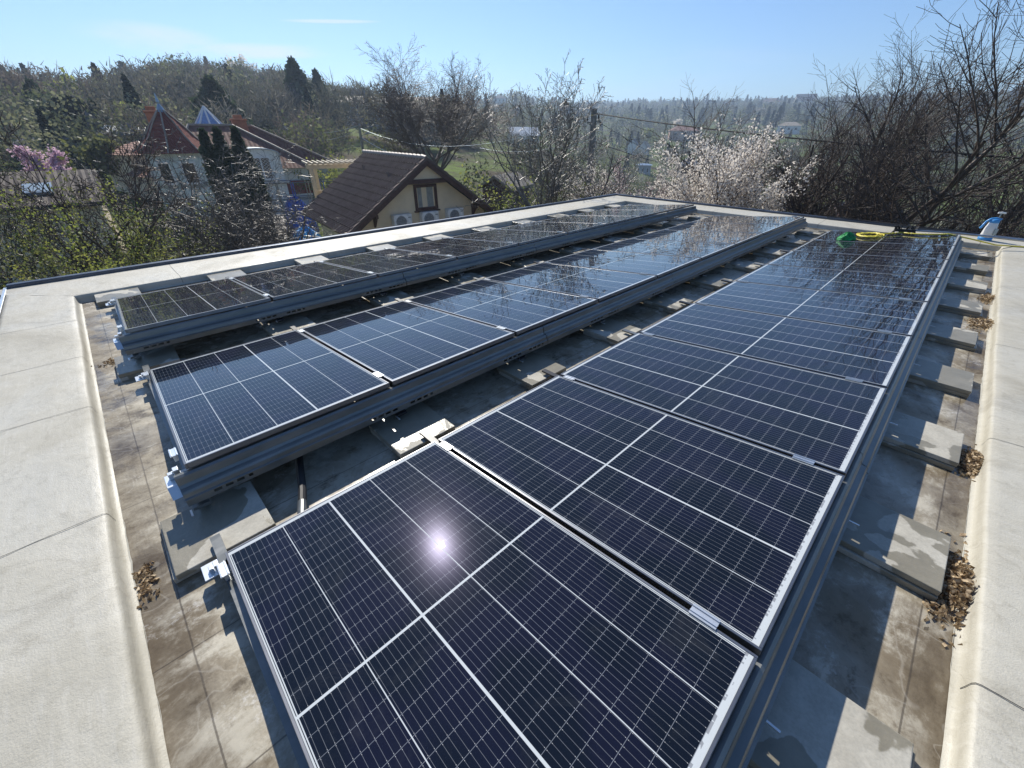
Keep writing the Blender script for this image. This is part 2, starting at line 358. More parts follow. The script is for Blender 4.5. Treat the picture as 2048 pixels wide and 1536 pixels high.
def ground_mat():
    mt, t, b = mat('grass_ground'); o = t.obj()
    n1 = t.noise(o, .045, 6, .6, .6); n2 = t.noise(o, .6, 6, .7); n3 = t.noise(o, .16, 4, .6)
    c = t.mix(t.step(n1, .42, .56), (.085, .068, .042), (.12, .165, .035))
    c = t.mix(t.step(n2, .4, .7), c, (.07, .058, .036)); c = t.mix(t.M('MULTIPLY', t.step(n3, .52, .66), .6), c, (.13, .19, .03))
    t.put(b.inputs['Base Color'], c); b.inputs['Roughness'].default_value = .95; b.inputs['Specular IOR Level'].default_value = .1
    t.put(b.inputs['Normal'], t.bump(n2, .3))
ground_mat()

# ------------------------------------------------------------------ terrain
az_ = np.radians(np.concatenate([np.arange(-180, -60, 6), np.arange(-60, 60, 1.0), np.arange(60, 180, 6)]))
rr_ = np.concatenate([[0.5, 4, 7, 10, 13, 17, 22, 28, 36, 45], np.arange(55, 260, 9), np.arange(260, 1000, 24), [1050, 1150, 1300, 1600, 2000, 2600, 3400]])
A_, R_ = np.meshgrid(az_, rr_); X_ = CAM[0]+R_*np.sin(A_+YAW); Y_ = CAM[1]+R_*np.cos(A_+YAW); Z_ = gz(X_, Y_)
V = np.stack([X_, Y_, Z_], -1).reshape(-1, 3); na = len(az_); F = []
for i in range(len(rr_)-1):
    for j in range(na): F.append((i*na+j, (i+1)*na+j, (i+1)*na+(j+1) % na, i*na+(j+1) % na))
g = mesh_np('ground', V, np.array(F)[:, ::-1], 'grass_ground'); tag(g, kind='structure')
g.data.polygons.foreach_set('use_smooth', [True]*len(g.data.polygons))

# ------------------------------------------------------------------ the flat roof we stand above
ZF, ZT = -0.12, -0.035
XL, XR, YN, YF = -4.97, 2.29, -0.34, 10.92       # foot of the parapets
XLo, XRo, YNo, YFo = -5.85, 3.35, -0.90, 11.68   # outer rim
bld = empty('flat_roofed_building', (0, 0, ZF), 0, 'flat roof with pale membrane parapets carrying three rows of solar panels', 'building')
def loc(m_):                                     # roof coordinates -> building coordinates
    m_.v = [(x, y, z-ZF) for x, y, z in m_.v]; return m_
a = MB(); a.add([(XL-.2, YN-.2, ZF), (XR+.2, YN-.2, ZF), (XR+.2, YF+.2, ZF), (XL-.2, YF+.2, ZF)], [(0, 1, 2, 3)]); loc(a).build('roof_deck', 'dirty_membrane', bld)
def parapet(p0, p1, inn, wid, along_seams, cut0, cut1, flip):
    """p0->p1 along the foot line, inn = unit vector pointing outwards (away from the deck)"""
    p0, p1, inn = np.array(p0, float), np.array(p1, float), np.array(inn, float)
    L = np.linalg.norm(p1-p0); d = (p1-p0)/L; rnd = random.Random(3+int(L*10))
    prof = [(-.024, ZF+.003), (-.012, ZF+.006), (-.002, ZF+.016), (.002, ZF+.04), (.005, ZT-.018), (.011, ZT-.006), (.022, ZT-.001), (.06, ZT+.001)]
    for q in np.linspace(.16, wid-.03, 5): prof.append((q, ZT+.001+.004*rnd.random()))
    prof += [(wid, ZT), (wid+.004, ZT-.25)]
    N = int(L/.08); m_ = MB(); n = len(prof)
    for i in range(N+1):
        s_ = i/N; wob = .0025*math.sin(s_*L*3.1)+.0015*math.sin(s_*L*9.7+1)+rnd.uniform(-.0005, .0005)
        for (u, z) in prof:
            base = s_*L; lo = -cut0*u; hi = L+cut1*u
            x = lo+(hi-lo)*s_
            kk = wob if 0 <= u < .06 else 0
            q = p0+d*x+inn*(u+kk); m_.v.append((q[0], q[1], z+(.002*math.sin(s_*L*5+u*20) if .05 < u < wid-.05 else 0)))
    for i in range(N):
        for j in range(n-1):
            f = (i*n+j, i*n+j+1, (i+1)*n+j+1, (i+1)*n+j); m_.f.append(f[::-1] if flip else f); m_.mi.append(0)
    o = loc(m_).build('parapet', 'membrane', bld, smooth=True)
    sb = MB(); npt = int(L/.05)
    sb.tube([tuple(p0+d*(L*i/npt)-inn*(.024+rnd.uniform(-.003, .003)))+(ZF+.002,) for i in range(npt+1)], [.0008+.0035*max(0, math.sin(i*.21)*math.sin(i*.057+1))*1. for i in range(npt+1)], 5)
    loc(sb).build('sealant_bead', 'sealant', o)
    for s_ in along_seams:                       # lapped joints of the membrane sheets
        sm = MB()
        sk = rnd.uniform(-.04, .04)
        for (u0, z0), (u1, z1) in zip(prof[2:-1], prof[3:]):
            x0, x1 = s_+sk*u0+.002*math.sin(u0*7+s_), s_+sk*u1+.002*math.sin(u1*7+s_)
            qa, qb = p0+d*x0+inn*(u0-.001), p0+d*x1+inn*(u1-.001)
            e = d*.0018; up = .0035
            sm.add([(*(qa-e), z0+up), (*(qa+e), z0+up), (*(qb+e), z1+up), (*(qb-e), z1+up)], [(0, 1, 2, 3)])
        loc(sm).build('membrane_joint', 'rubber', o)
    return o
parapet((XR, YN), (XL, YN), (0, -1), YN-YNo, (1.35, 2.98, 4.25, 5.25, 6.3), 1, 1, True)
parapet((XL, YN), (XL, YF), (-1, 0), XL-XLo, (1.0, 2.9, 4.8, 6.7, 8.6, 10.3), 1, 1, True)
parapet((XL, YF), (XR, YF), (0, 1), YFo-YF, (.8, 2.4, 3.5, 4.6, 6.0, 7.0), 1, 1, True)
parapet((XR, YF), (XR, YN), (1, 0), XRo-XR, (1.0, 3.1, 5.4, 7.3, 9.2), 1, 1, True)
a = MB()                                         # raised edge flashing on the far sides
for (x0, y0, x1, y1) in ((XLo-.055, YNo, XLo+.03, YFo+.0), (XLo-.055, YFo+.001, XRo, YFo+.08)):
    a.box(x0, x1, y0, y1, ZT-.30, ZT+.045)
loc(a).build('edge_flashing', 'edge_flashing', bld, bevel=.012)
a = MB(); a.box(XLo-.02, XRo, YNo-.035, YNo-.003, ZT-.2, ZT+.012); loc(a).build('edge_trim', 'aluminium', bld, bevel=.004)
a = MB(); a.box(XLo+.03, XRo-.03, YNo+.03, YFo-.03, -5.2, ZF-.05); loc(a).build('wall', 'stone_wall', bld)

# ------------------------------------------------------------------ solar panels
TH = 0.110; LM, WM, PITCH = 1.754, 1.096, 1.1180
ROWS = [dict(x=0.0, y=0.0, n='near', w='nearest, right-hand row'), dict(x=-2.218, y=0.001, n='middle', w='middle row'), dict(x=-4.413, y=-0.029, n='far', w='far left row beside the house')]
ORD = ['first', 'second', 'third', 'fourth', 'fifth', 'sixth', 'seventh', 'eighth', 'ninth', 'tenth']
def make_panel():
    r = empty('solar_panel', (0, 0, 0), 0, 'x', 'solar panel')
    fb = MB(); t_ = .030; wf = .0095
    for (x0, x1, y0, y1) in ((0, LM, 0, wf), (0, LM, WM-wf, WM), (0, wf, wf+.0002, WM-wf-.0002), (LM-wf, LM, wf+.0002, WM-wf-.0002)):
        fb.box(x0, x1, y0, y1, -t_, 0)
    fb.build('frame', 'frame_metal', r, bevel=.0012, seg=1)
    g_ = MB(); g_.add([(wf*.9, wf*.9, -.0025), (LM-wf*.9, wf*.9, -.0025), (LM-wf*.9, WM-wf*.9, -.0025), (wf*.9, WM-wf*.9, -.0025)], [(0, 1, 2, 3)])
    g_.build('glass', 'solar_glass', r)
    g_ = MB(); g_.box(wf+.001, LM-wf-.001, wf+.001, WM-wf-.001, -.009, -.0035); g_.build('backsheet', 'black_frame_side', r)
    return r
proto = make_panel(); first = True
for ri, rw in enumerate(ROWS):
    for k in range(9):
        o = proto if first else copy_tree(proto); first = False
        o.location = (rw['x'], rw['y']+k*PITCH+.011, 0); o.rotation_euler = (0, -TH, 0)
        if ri > 0:                               # these rows have the module turned end for end
            o.location = (rw['x']+LM*math.cos(TH), rw['y']+k*PITCH+.011+WM, LM*math.sin(TH)); o.rotation_euler = (0, TH, math.pi)
        look = {(0, 0): 'large dark solar panel mirroring the sun, front of the near row', (1, 0): 'bluish solar panel at the front end of the middle row', (2, 0): 'dark solar panel at the front end of the far left row',
                (0, 8): 'last solar panel of the near row, under the green bag and yellow hose'}.get((ri, k), 'solar panel in the %s, %s from its front end' % (rw['w'], ORD[k]))
        tag(o, look, 'solar panel', 'solar panels in the %s row' % rw['n'])

# mounting racks with their wind deflectors
def make_rack(ri, rw):
    xl, y0 = rw['x'], rw['y']; ct, st = math.cos(TH), math.sin(TH); xh, zh = LM*ct, LM*st
    r = empty('mounting_rack', (xl, y0, ZF), 0, {0: 'metal rack and back sheet under the near row of panels', 1: 'metal rack and bent back sheet under the middle row of panels', 2: 'metal rack and bent back sheet under the far left row'}[ri], 'rack', 'racks holding the solar panels')
    L = 9*PITCH
    prof = [(-.012, .150), (.018, .158), (.030, .150), (.036, .112), (.044, .098), (.068, .092), (.074, .082), (.078, .060), (.088, .056)]
    lip0, lip1 = .056, .016
    nseg = 5; bounds = [-.045, 2*PITCH+.3, 4*PITCH+.3, 6*PITCH+.3, 8*PITCH-.2, L+.06]
    for i in range(nseg):
        a0, a1 = bounds[i]+(.004 if i else 0), bounds[i+1]-.004
        m_ = MB()
        pr_ = [(xh+u-.0*i, z-ZF) for u, z in prof]
        n = len(pr_); vs = [(x, y, z) for y in (a0, a1) for x, z in pr_]
        m_.add(vs, [(j, j+1, n+j+1, n+j) for j in range(n-1)])
        dsh = m_.build('wind_deflector', 'galvanised', r, smooth=False)
        md = dsh.modifiers.new('solid', 'SOLIDIFY'); md.thickness = .0015; md.offset = -1
        # slotted lip
        m_ = MB(); x = xh+.088; za, zb = lip1-ZF, lip0-ZF
        slots = []
        for k in range(10):
            yc = k*PITCH
            slots += [(yc+q, yc+q+.034) for q in (-.21, -.16, -.11, -.06, .07, .12, .17)]+[(yc+.225, yc+.245)]
        slots = [s_ for s_ in slots if s_[0] > a0+.02 and s_[1] < a1-.02]
        yy = a0
        for s0, s1 in sorted(slots):
            m_.box(x-.0015, x, yy, s0, za, zb-.001); m_.box(x-.0015, x, s0, s1, za, za+.018); m_.box(x-.0015, x, s0, s1, za+.034, zb-.001); yy = s1
        m_.box(x-.0015, x, yy, a1, za, zb-.001); m_.build('slotted_lip', 'galvanised', dsh)
    for k in range(10):
        y = k*PITCH-.0
        m_ = MB(); m_.box(-.16, xh+.07, y-.02, y+.02, -.036-ZF+.0, -.034-ZF+.012)
        m_.box(.02, .05, y-.015, y+.015, -.022-ZF, -.034-ZF+.0)
        m_.box(xh-.02, xh+.01, y-.018, y+.018, -.022-ZF, .145-ZF); m_.box(xh+.05, xh+.085, y-.035, y+.035, -.022-ZF, -.006-ZF)
        m_.build('base_rail', 'black_frame_side' if k % 3 else 'galvanised', r)
        m_ = MB(); m_.box(xh+.086, xh+.135, y-.05, y-.042, -.012-ZF, -.006-ZF); m_.build('rail_pin', 'aluminium', r)
        # clamps near both ends of the module gap
        for fx in (.10, LM-.17):
            m_ = MB(); cx, cz = fx*ct, fx*st
            ax, az2 = np.array([ct, 0, st]), np.array([-st, 0, ct])
            off = (0 if 0 < k < 9 else (-.012 if k == 0 else .012))
            m_.obox(np.array([cx, y+off, cz-ZF])+az2*.0025, ax, (0, 1, 0), az2, .045, .021 if off == 0 else .016, .0018)
            m_.obox(np.array([cx, y+off-.011, cz-ZF])+az2*.0055, ax, (0, 1, 0), az2, .045, .0015, .003)
            m_.obox(np.array([cx, y+off+.011, cz-ZF])+az2*.0055, ax, (0, 1, 0), az2, .045, .0015, .003)
            m_.obox(np.array([cx, y+off, cz-ZF])-az2*.018, ax, (0, 1, 0), az2, .03, .008, .018)
            m_.build('clamp', 'aluminium', r)
    # plates sticking out at the front end
    m_ = MB(); m_.box(-.035, .055, -.085, .02, -.045-ZF, -.041-ZF); m_.box(-.035, -.031, -.085, .02, -.075-ZF, -.045-ZF); m_.box(.0, .035, -.04, -.022, -.041-ZF, -.01-ZF); m_.box(.004, .03, -.06, -.045, -.041-ZF, -.02-ZF); m_.build('end_plate', 'aluminium', r, bevel=.0015)
    m_ = MB(); m_.box(xh-.085, xh+.02, -.085, .03, .112-ZF, .116-ZF); m_.add([(xh+.0205, -.085, .116-ZF), (xh+.0205, .03, .116-ZF), (xh+.06, .03, .066-ZF), (xh+.06, -.085, .066-ZF)], [(0, 1, 2, 3)])
    m_.box(xh-.06, xh-.025, -.04, -.018, .117-ZF, .165-ZF); m_.box(xh-.055, xh-.03, -.065, -.043, .117-ZF, .15-ZF); m_.build('end_plate', 'aluminium', r, bevel=.0015)
    return r
for ri, rw in enumerate(ROWS): make_rack(ri, rw)

# concrete pavers, two to a stack
pv = MB(); pv.box(-.2, .2, -.2, .2, 0, .0305)
rnd = random.Random(11); pm = None
COLS = [(1.995, range(0, 10), 'beside right parapet', 'right'), (-.285, range(0, 10), 'between near and middle rows', 'gap2'),
        (-2.49, range(0, 10), 'between middle and far rows', 'gap1'), (-4.76, range(0, 10), 'against far left parapet', 'left')]
for cx, ks, wh, key in COLS:
    for k in ks:
        for lv in (0, 1):
            x = cx+rnd.uniform(-.012, .012)+(-.13 if key == 'gap1' and k == 0 else 0)+(-.05 if key == 'left' and k == 0 else 0)
            y = k*PITCH+(.05 if key == 'right' else .015)+rnd.uniform(-.012, .012)
            if pm is None: o = pv.build('concrete_paver', 'concrete', bevel=.004); pm = o
            else: o = pm.copy(); COL.objects.link(o)
            o.location = (x, y, ZF+.0008+lv*.0315); o.rotation_euler = (0, 0, rnd.uniform(-.018, .018)+(math.pi/2)*rnd.randrange(4))
            tag(o, '%s concrete paver of %s stack from the front, %s' % (('lower', 'upper')[lv], ORD[k], wh), 'paver', 'concrete pavers weighing down the racks')

# ------------------------------------------------------------------ trees
def grow(rng, base, H, r0, lean=(0, 0), levels=4, fork=.3, n0=9, kids=(7, 6, 5), ratio=(.62, .5, .45), up=.25, wob=.22, ang=(.5, 1.0), spread=1.0, trunks=1, minr=.004, ang0=None, nseg=(8, 6, 5, 4, 3), tl=.78):
    """recursive branching -> list of (p0,p1,r0,r1,level)"""
    S = []
    def br(p, d, L, r, lv):
        n = nseg[min(lv, 4)]
        pts = [p]; dirs = []
        for i in range(n):
            d = d+rng.normal(0, wob*(.5+.35*lv)*.5, 3); d[2] += up*(.22 if lv else .1); d /= np.linalg.norm(d)
            p = p+d*L/n; pts.append(p); dirs.append(d)
        rs = [max(minr, r*(1-.72*(i/n))) for i in range(n+1)]
        for i in range(n): S.append((pts[i], pts[i+1], rs[i], rs[i+1], lv))
        if lv >= levels: return
        nk = kids[min(lv, len(kids)-1)]; f0 = fork if lv == 0 else (.36 if lv == 1 and tl < .5 else .18)
        for k in range(nk):
            tpos = f0+(1-f0)*(k+rng.random())/nk; fi = min(n-1, int(tpos*n)); q = pts[fi]+(pts[fi+1]-pts[fi])*(tpos*n-fi)
            dd = dirs[fi]; a = rng.normal(0, 1, 3); a -= dd*(a@dd); a /= np.linalg.norm(a)
            if lv == 0:
                th = k*2.4+rng.random(); a = np.array([math.cos(th)*spread, math.sin(th)*spread, .0]); a -= dd*(a@dd)
            an = rng.uniform(*ang) if not (lv == 0 and ang0) else ang0[0]+(ang0[1]-ang0[0])*((k*.7549+.1) % 1)**.8; nd = dd*math.cos(an)+a*math.sin(an)
            br(q, nd/np.linalg.norm(nd), L*ratio[min(lv, len(ratio)-1)]*(1.15-.45*tpos)*rng.uniform(.75, 1.2), rs[fi]*rng.uniform(.5, .72), lv+1)
    for tnk in range(trunks):
        a = rng.uniform(0, 6.28); sp_ = .28 if trunks > 1 else .03
        d = np.array([lean[0]+sp_*math.cos(a), lean[1]+sp_*math.sin(a), 1.0]); d /= np.linalg.norm(d)
        br(np.array(base, float)+np.array([math.cos(a), math.sin(a), 0])*(.12 if trunks > 1 else 0), d, H*tl, r0, 0)
    return S
def seg_mesh(S, n=3):
    p0 = np.array([s[0] for s in S]); p1 = np.array([s[1] for s in S]); ra = np.array([s[2] for s in S]); rb = np.array([s[3] for s in S])
    d = p1-p0; d /= np.linalg.norm(d, axis=1)[:, None]+1e-9
    ref = np.where(np.abs(d[:, 2:3]) < .9, np.array([[0, 0, 1.]]), np.array([[1., 0, 0]])); a = np.cross(d, ref); a /= np.linalg.norm(a, axis=1)[:, None]; b = np.cross(d, a)
    V = []
    for p, r in ((p0, ra), (p1, rb)):
        for k in range(n):
            th = 2*math.pi*k/n; V.append(p+r[:, None]*(math.cos(th)*a+math.sin(th)*b))
    V = np.stack(V, 1); m_ = len(S); base = np.arange(m_)[:, None]*2*n
    F = np.concatenate([base+np.array([[k, (k+1) % n, n+(k+1) % n, n+k]]) for k in range(n)], 0)
    return V.reshape(-1, 3), F
def quads(rng, C, size, flat=0., up=None, asp=1.):
    n = len(C); a = rng.normal(0, 1, (n, 3)); a /= np.linalg.norm(a, axis=1)[:, None]; b = rng.normal(0, 1, (n, 3)); b -= a*(a*b).sum(1)[:, None]; b /= np.linalg.norm(b, axis=1)[:, None]
    s_ = (size*rng.uniform(.6, 1.3, n))[:, None]; a *= s_*.5*asp; b *= s_*.5
    V = np.stack([C-a-b*.6, C+a*.2-b, C+a+b*.6, C-a*.2+b], 1).reshape(-1, 3); F = np.arange(4*n).reshape(n, 4); return V, F
def along(rng, S, lv, n, jit=.02):
    T = [s for s in S if s[4] >= lv]; idx = rng.integers(0, len(T), n); t_ = rng.random(n)[:, None]
    A = np.array([T[i][0] for i in idx]); B = np.array([T[i][1] for i in idx]); return A+(B-A)*t_+rng.normal(0, jit, (n, 3))
def tree(name, px, hd, H, bk, label, cat='tree', seed=1, leaves=None, group=None, base=None, kw_pct=99.3, xys=1., **kw):
    rng = np.random.default_rng(seed)
    tp_ = P(px[0], px[1], hd); x, y = tp_[0], tp_[1]; z = float(gz(x, y))-.15; H = tp_[2]-z
    root = empty(name, (x, y, z), 0, label, cat, group)
    S = grow(rng, (0, 0, 0), H, kw.pop('r0', .02*H), **kw)
    k_ = H/np.percentile([s[1][2] for s in S], kw_pct); kk_ = np.array([k_*xys, k_*xys, k_]); S = [(a*kk_, b*kk_, ra, rb, l) for a, b, ra, rb, l in S]
    tr = [s for s in S if s[4] <= 1]; tw = [s for s in S if s[4] > 1]
    V, F = seg_mesh(tr, 6); o = mesh_np('trunk', V, F, bk, root); o.data.polygons.foreach_set('use_smooth', [True]*len(F))
    V, F = seg_mesh(tw, 3); c = mesh_np('crown', V, F, bk, root)
    if leaves:
        mt_, n, size, lv, jit = leaves; V, F = quads(rng, along(rng, S, lv, n, jit), size); mesh_np('blossom' if 'petal' in mt_ else 'leaves', V, F, mt_, root)
    return root, S

# the bare trees
tree('bare_tree', (1812, 55), 19, 13.5, 'bark_dark', 'tall bare spreading tree beyond the far right corner of the roof', seed=5, r0=.26, levels=4, fork=.30, kids=(18, 15, 9, 5), ratio=(2.5, .40, .46, .5), up=.30, wob=.12, ang=(.4, .9), ang0=(.1, 1.3), nseg=(5, 12, 5, 4, 3), trunks=1, minr=.0036, kw_pct=99.6, xys=1.2, tl=.30)
tree('bare_tree', (858, 100), 40, 14.2, 'bark_brown', 'broad bare tree rising behind the brown tiled house', seed=8, r0=.27, levels=4, fork=.4, kids=(16, 14, 9, 5), ratio=(1.9, .42, .5, .45), up=.25, wob=.17, ang=(.4, .95), ang0=(.1, 1.3), nseg=(5, 10, 6, 4, 3), minr=.0075, xys=1.3, kw_pct=99.5, tl=.36, leaves=('dry_leaf', 1500, .07, 3, .05))
tree('bare_tree', (1105, 143), 17.5, 7.8, 'bark_grey', 'knobbly grey bare walnut tree standing left of the wooden pole', seed=13, r0=.11, levels=4, fork=.2, kids=(9, 7, 5, 4), ratio=(.8, .5, .45, .42), up=.4, wob=.36, ang=(.5, 1.0), trunks=2, minr=.0062)
for (px, hd, H, sd, lb) in (((480, 305), 15, 5.6, 21, 'bare silvery walnut tree in front of the dormered house'), ((350, 265), 14.5, 5.4, 22, 'bare silvery tree before the turreted house'), ((565, 385), 14, 4.6, 23, 'low bare tree beside the timber stair'),
                            ((215, 320), 15, 5.0, 24, 'bare grey tree right of the old tiled roof'), ((430, 415), 13.5, 3.9, 25, 'low bare bush-like tree nearest the left parapet')):
    tree('bare_tree', px, hd, H, 'bark_grey', lb, seed=sd, group='bare garden trees on the left', r0=.11, levels=4, fork=.16, kids=(9, 7, 5, 4), ratio=(.85, .55, .48, .42), up=.22, wob=.4, ang=(.6, 1.25), trunks=2, minr=.0048)
tree('bare_tree', (20, 222), 13.5, 6.2, 'bark_dark', 'dark bare tree in front of the old tiled roof', seed=31, r0=.11, levels=4, fork=.2, kids=(9, 6, 5, 4), ratio=(.7, .5, .48, .42), up=.35, wob=.25, ang=(.5, 1.0), minr=.007)
tree('bare_tree', (-60, 330), 14.5, 4.8, 'bark_dark', 'dark leaning bare tree at the left edge of the view', seed=32, r0=.1, levels=4, fork=.2, kids=(8, 6, 5, 4), ratio=(.7, .5, .48, .42), up=.35, wob=.3, ang=(.5, 1.1), minr=.007, leaves=('olive_leaves', 2500, .05, 3, .08))
tree('bare_tree', (2010, 315), 17, 6.2, 'bark_brown', 'low thicket-like bare tree behind the blue and white sprayer', seed=33, r0=.1, levels=4, fork=.12, kids=(8, 6, 5, 4), ratio=(.8, .55, .5, .42), up=.3, wob=.3, ang=(.6, 1.2), trunks=2, minr=.0055)
tree('bare_tree', (2230, 120), 19, 8.5, 'bark_dark', 'tall bare tree at the right edge of the view', seed=34, r0=.14, levels=4, fork=.2, kids=(10, 7, 6, 4), ratio=(.7, .55, .5, .42), up=.5, wob=.2, ang=(.5, 1.), minr=.008)
tree('bare_tree', (1600, 300), 19, 5.6, 'bark_brown', 'low bare thicket right of the white blossom tree', seed=35, r0=.1, levels=4, fork=.12, kids=(8, 6, 5, 4), ratio=(.8, .55, .5, .42), up=.3, wob=.3, ang=(.6, 1.2), trunks=2, minr=.0055)
tree('bare_tree', (1890, 350), 20, 6.0, 'bark_brown', 'low bare thicket behind the dark roof gable', seed=36, r0=.08, levels=4, fork=.12, kids=(6, 6, 5, 3), ratio=(.8, .55, .5, .42), up=.3, wob=.3, ang=(.6, 1.2), trunks=2, minr=.0055)
# blossom trees
tree('blossom_tree', (1478, 272), 17, 6.6, 'bark_brown', 'large white flowering fruit tree beyond the far end of the roof', seed=41, r0=.12, levels=3, fork=.35, kids=(26, 11, 7), ratio=(1.7, .40, .5), up=.4, wob=.2, ang=(.45, .95), ang0=(.05, 1.25), nseg=(5, 8, 5, 4, 3), tl=.36, xys=.85, leaves=('white_petals', 46000, .055, 1, .07), minr=.007)
tree('blossom_tree', (1318, 335), 19.5, 5.3, 'bark_reddish', 'pale pink flowering tree left of the large white one', seed=42, r0=.08, levels=3, fork=.16, kids=(10, 8, 6), ratio=(.6, .5, .5), up=.5, wob=.25, ang=(.4, .9), trunks=2, leaves=('pale_pink_petals', 8000, .045, 1, .06), minr=.007)
tree('blossom_tree', (1262, 335), 19, 5.0, 'bark_brown', 'white flowering bush right of the wooden pole', seed=43, r0=.08, levels=3, fork=.16, kids=(10, 8, 6), ratio=(.6, .5, .5), up=.45, wob=.25, ang=(.45, .95), trunks=2, leaves=('white_petals', 9000, .045, 1, .06), minr=.007)
tree('blossom_tree', (1225, 372), 16, 3.6, 'bark_brown', 'greenish white low flowering bush at the foot of the wooden pole', seed=46, r0=.07, levels=3, fork=.16, kids=(10, 8, 6), ratio=(.7, .5, .5), up=.3, wob=.25, ang=(.5, 1.1), trunks=2, leaves=('spring_leaves', 2600, .05, 2, .06), minr=.007)
tree('blossom_tree', (1670, 425), 18, 3.6, 'bark_brown', 'low pinkish flowering bush under the tall bare tree', seed=44, r0=.07, levels=3, fork=.16, kids=(10, 8, 6), ratio=(.7, .5, .5), up=.3, wob=.25, ang=(.5, 1.1), trunks=2, leaves=('pale_pink_petals', 2600, .045, 2, .06), minr=.007)
tree('blossom_tree', (90, 300), 33, 5.3, 'bark_reddish', 'round pink flowering tree behind the old tiled roof', seed=45, r0=.1, levels=3, fork=.45, kids=(13, 9, 7), ratio=(.25, .5, .5), up=.1, wob=.22, ang=(.6, 1.2), leaves=('pink_petals', 16000, .08, 1, .10), minr=.01)
# leafy bushes and garden shrubs on the left
def bush(px, hd, w_, h_, mt_, n, size, label, seed, name='bush', group=None, stems=70):
    rng = np.random.default_rng(seed); tp_ = P(px[0], px[1], hd); x, y = tp_[0], tp_[1]; z = float(gz(x, y))-.1; h_ = max(.6, tp_[2]-z)*1.15
    root = empty(name, (x, y, z), 0, label, 'bush', group); S = []
    stems = int(stems*1.6)
    for i in range(stems):
        a = rng.uniform(0, 6.28); e = rng.uniform(.1, 1.25); L = h_*rng.uniform(.7, 1.25); p = np.array([rng.normal(0, w_*.22), rng.normal(0, w_*.22), 0]); d = np.array([math.cos(a)*math.cos(e), math.sin(a)*math.cos(e), math.sin(e)])
        for j in range(6):
            q = p+d*L/6; S.append((p, q, .012*(1-j/8), .012*(1-(j+1)/8), j)); d = d+np.array([0, 0, -.16])+rng.normal(0, .1, 3); d /= np.linalg.norm(d); p = q
    fxy = min(1., w_/max(1e-6, np.percentile([math.hypot(q[1][0], q[1][1]) for q in S], 95))); S = [(a*[fxy, fxy, 1], b*[fxy, fxy, 1], c, d_, e) for a, b, c, d_, e in S]
    V, F = seg_mesh(S, 3); mesh_np('stems', V, F, 'bark_brown', root)
    V, F = quads(rng, along(rng, S, 1, n, .09), size, asp=1.5); mesh_np('leaves', V, F, mt_, root)
bush((125, 458), 10.6, 2.1, 2.3, 'spring_leaves', 90000, .028, 'arching yellow-green bush beyond the left corner of the roof', 51)
bush((215, 468), 13.0, 2.2, 2.0, 'spring_leaves', 70000, .032, 'bright green bush on the lawn behind the arching one', 52)
bush((25, 480), 10.2, 1.8, 1.8, 'olive_leaves', 60000, .028, 'dull green shrub below the left corner of the roof', 53)
bush((275, 500), 10.4, 1.8, 1.4, 'olive_leaves', 50000, .028, 'low olive-coloured shrub close to the left parapet', 54)
bush((0, 375), 15.0, 2.4, 3.6, 'olive_leaves', 6000, .08, 'tall mossy green shrub at the left edge of the view', 55)
bush((985, 372), 20, 1.6, 2.6, 'spring_leaves', 3000, .06, 'yellow-green forsythia beside the right eave of the tiled house', 56)
bush((330, 480), 10.5, 2.2, 1.5, 'olive_leaves', 3000, .05, 'low straggly shrub under the silvery trees', 57)
bush((1000, 352), 27, 3.2, 2.6, 'spring_leaves', 4000, .1, 'pale green shrubs on the slope left of the wooden shed', 58)
bush((655, 318), 42, 3.0, 3.0, 'spring_leaves', 3500, .12, 'yellow-green bush behind the white pergola', 59)
bush((752, 268), 47, 3.5, 5.0, 'olive_leaves', 4500, .14, 'olive green bush behind the tiled house ridge', 60)
bush((1150, 290), 21, 1.5, 3.4, 'olive_leaves', 2600, .07, 'green leafy sapling beside the wooden pole', 61)
def conifer(px, hd, H, wr, label, seed, mt_='needles', n=2600, size=.34, column=False, name='conifer', group=None, rel=None):
    rng = np.random.default_rng(seed); tp_ = P(px[0], px[1], hd); x, y = tp_[0], tp_[1]; z = float(gz(x, y))-.2; w0 = H; H = tp_[2]-z
    if rel: wr = H*rel; size = H*rel*.45
    root = empty(name, (x, y, z), 0, label, 'tree', group)
    a = MB(); a.tube([(0, 0, 0), (0, 0, H*.5), (0, 0, H*.97)], [.018*H, .011*H, .004], 6); a.build('trunk', 'bark_dark', root)
    u = rng.random(n)**.75; hh = u*H*.97+.03*H
    lay = np.floor(hh/H*H*1.5)/(H*1.5)*H
    rad = wr*((1-(hh/H))**.85 if not column else np.clip(np.minimum(1, (H-hh)/(H*.28))**.7, 0, 1)*np.clip(.6+hh/H*.8, 0, 1))
    if not column: rad = rad*(.72+.42*(1-(hh-lay)*1.5))
    th = rng.uniform(0, 6.28, n); lob = 1+.18*np.sin(th*5+hh*3)+.15*np.sin(th*3+hh*1.3)
    rr2 = rad*np.sqrt(rng.uniform(.25, 1, n))*lob; Cc = np.stack([rr2*np.cos(th), rr2*np.sin(th), hh-rr2*(.22 if not column else 0)], 1)
    V, F = quads(rng, Cc, size, asp=1.7); mesh_np('crown', V, F, mt_, root)
    return root
conifer((418, 160), 68, 15, 5.6, 'broad dark spruce behind the glass pyramid roof', 71, n=4200, size=.7)
conifer((583, 122), 86, 21, 5.2, 'tall dark evergreen on the hillside above the red chimney', 72, n=2300, size=.8)
conifer((545, 185), 95, 13, 5.0, 'dark evergreen left of the tallest hillside evergreen', 79, n=2600, size=.8)
conifer((630, 142), 92, 20, 3.6, 'slender open evergreen right of the tallest hillside evergreen', 73, n=800, size=.55)
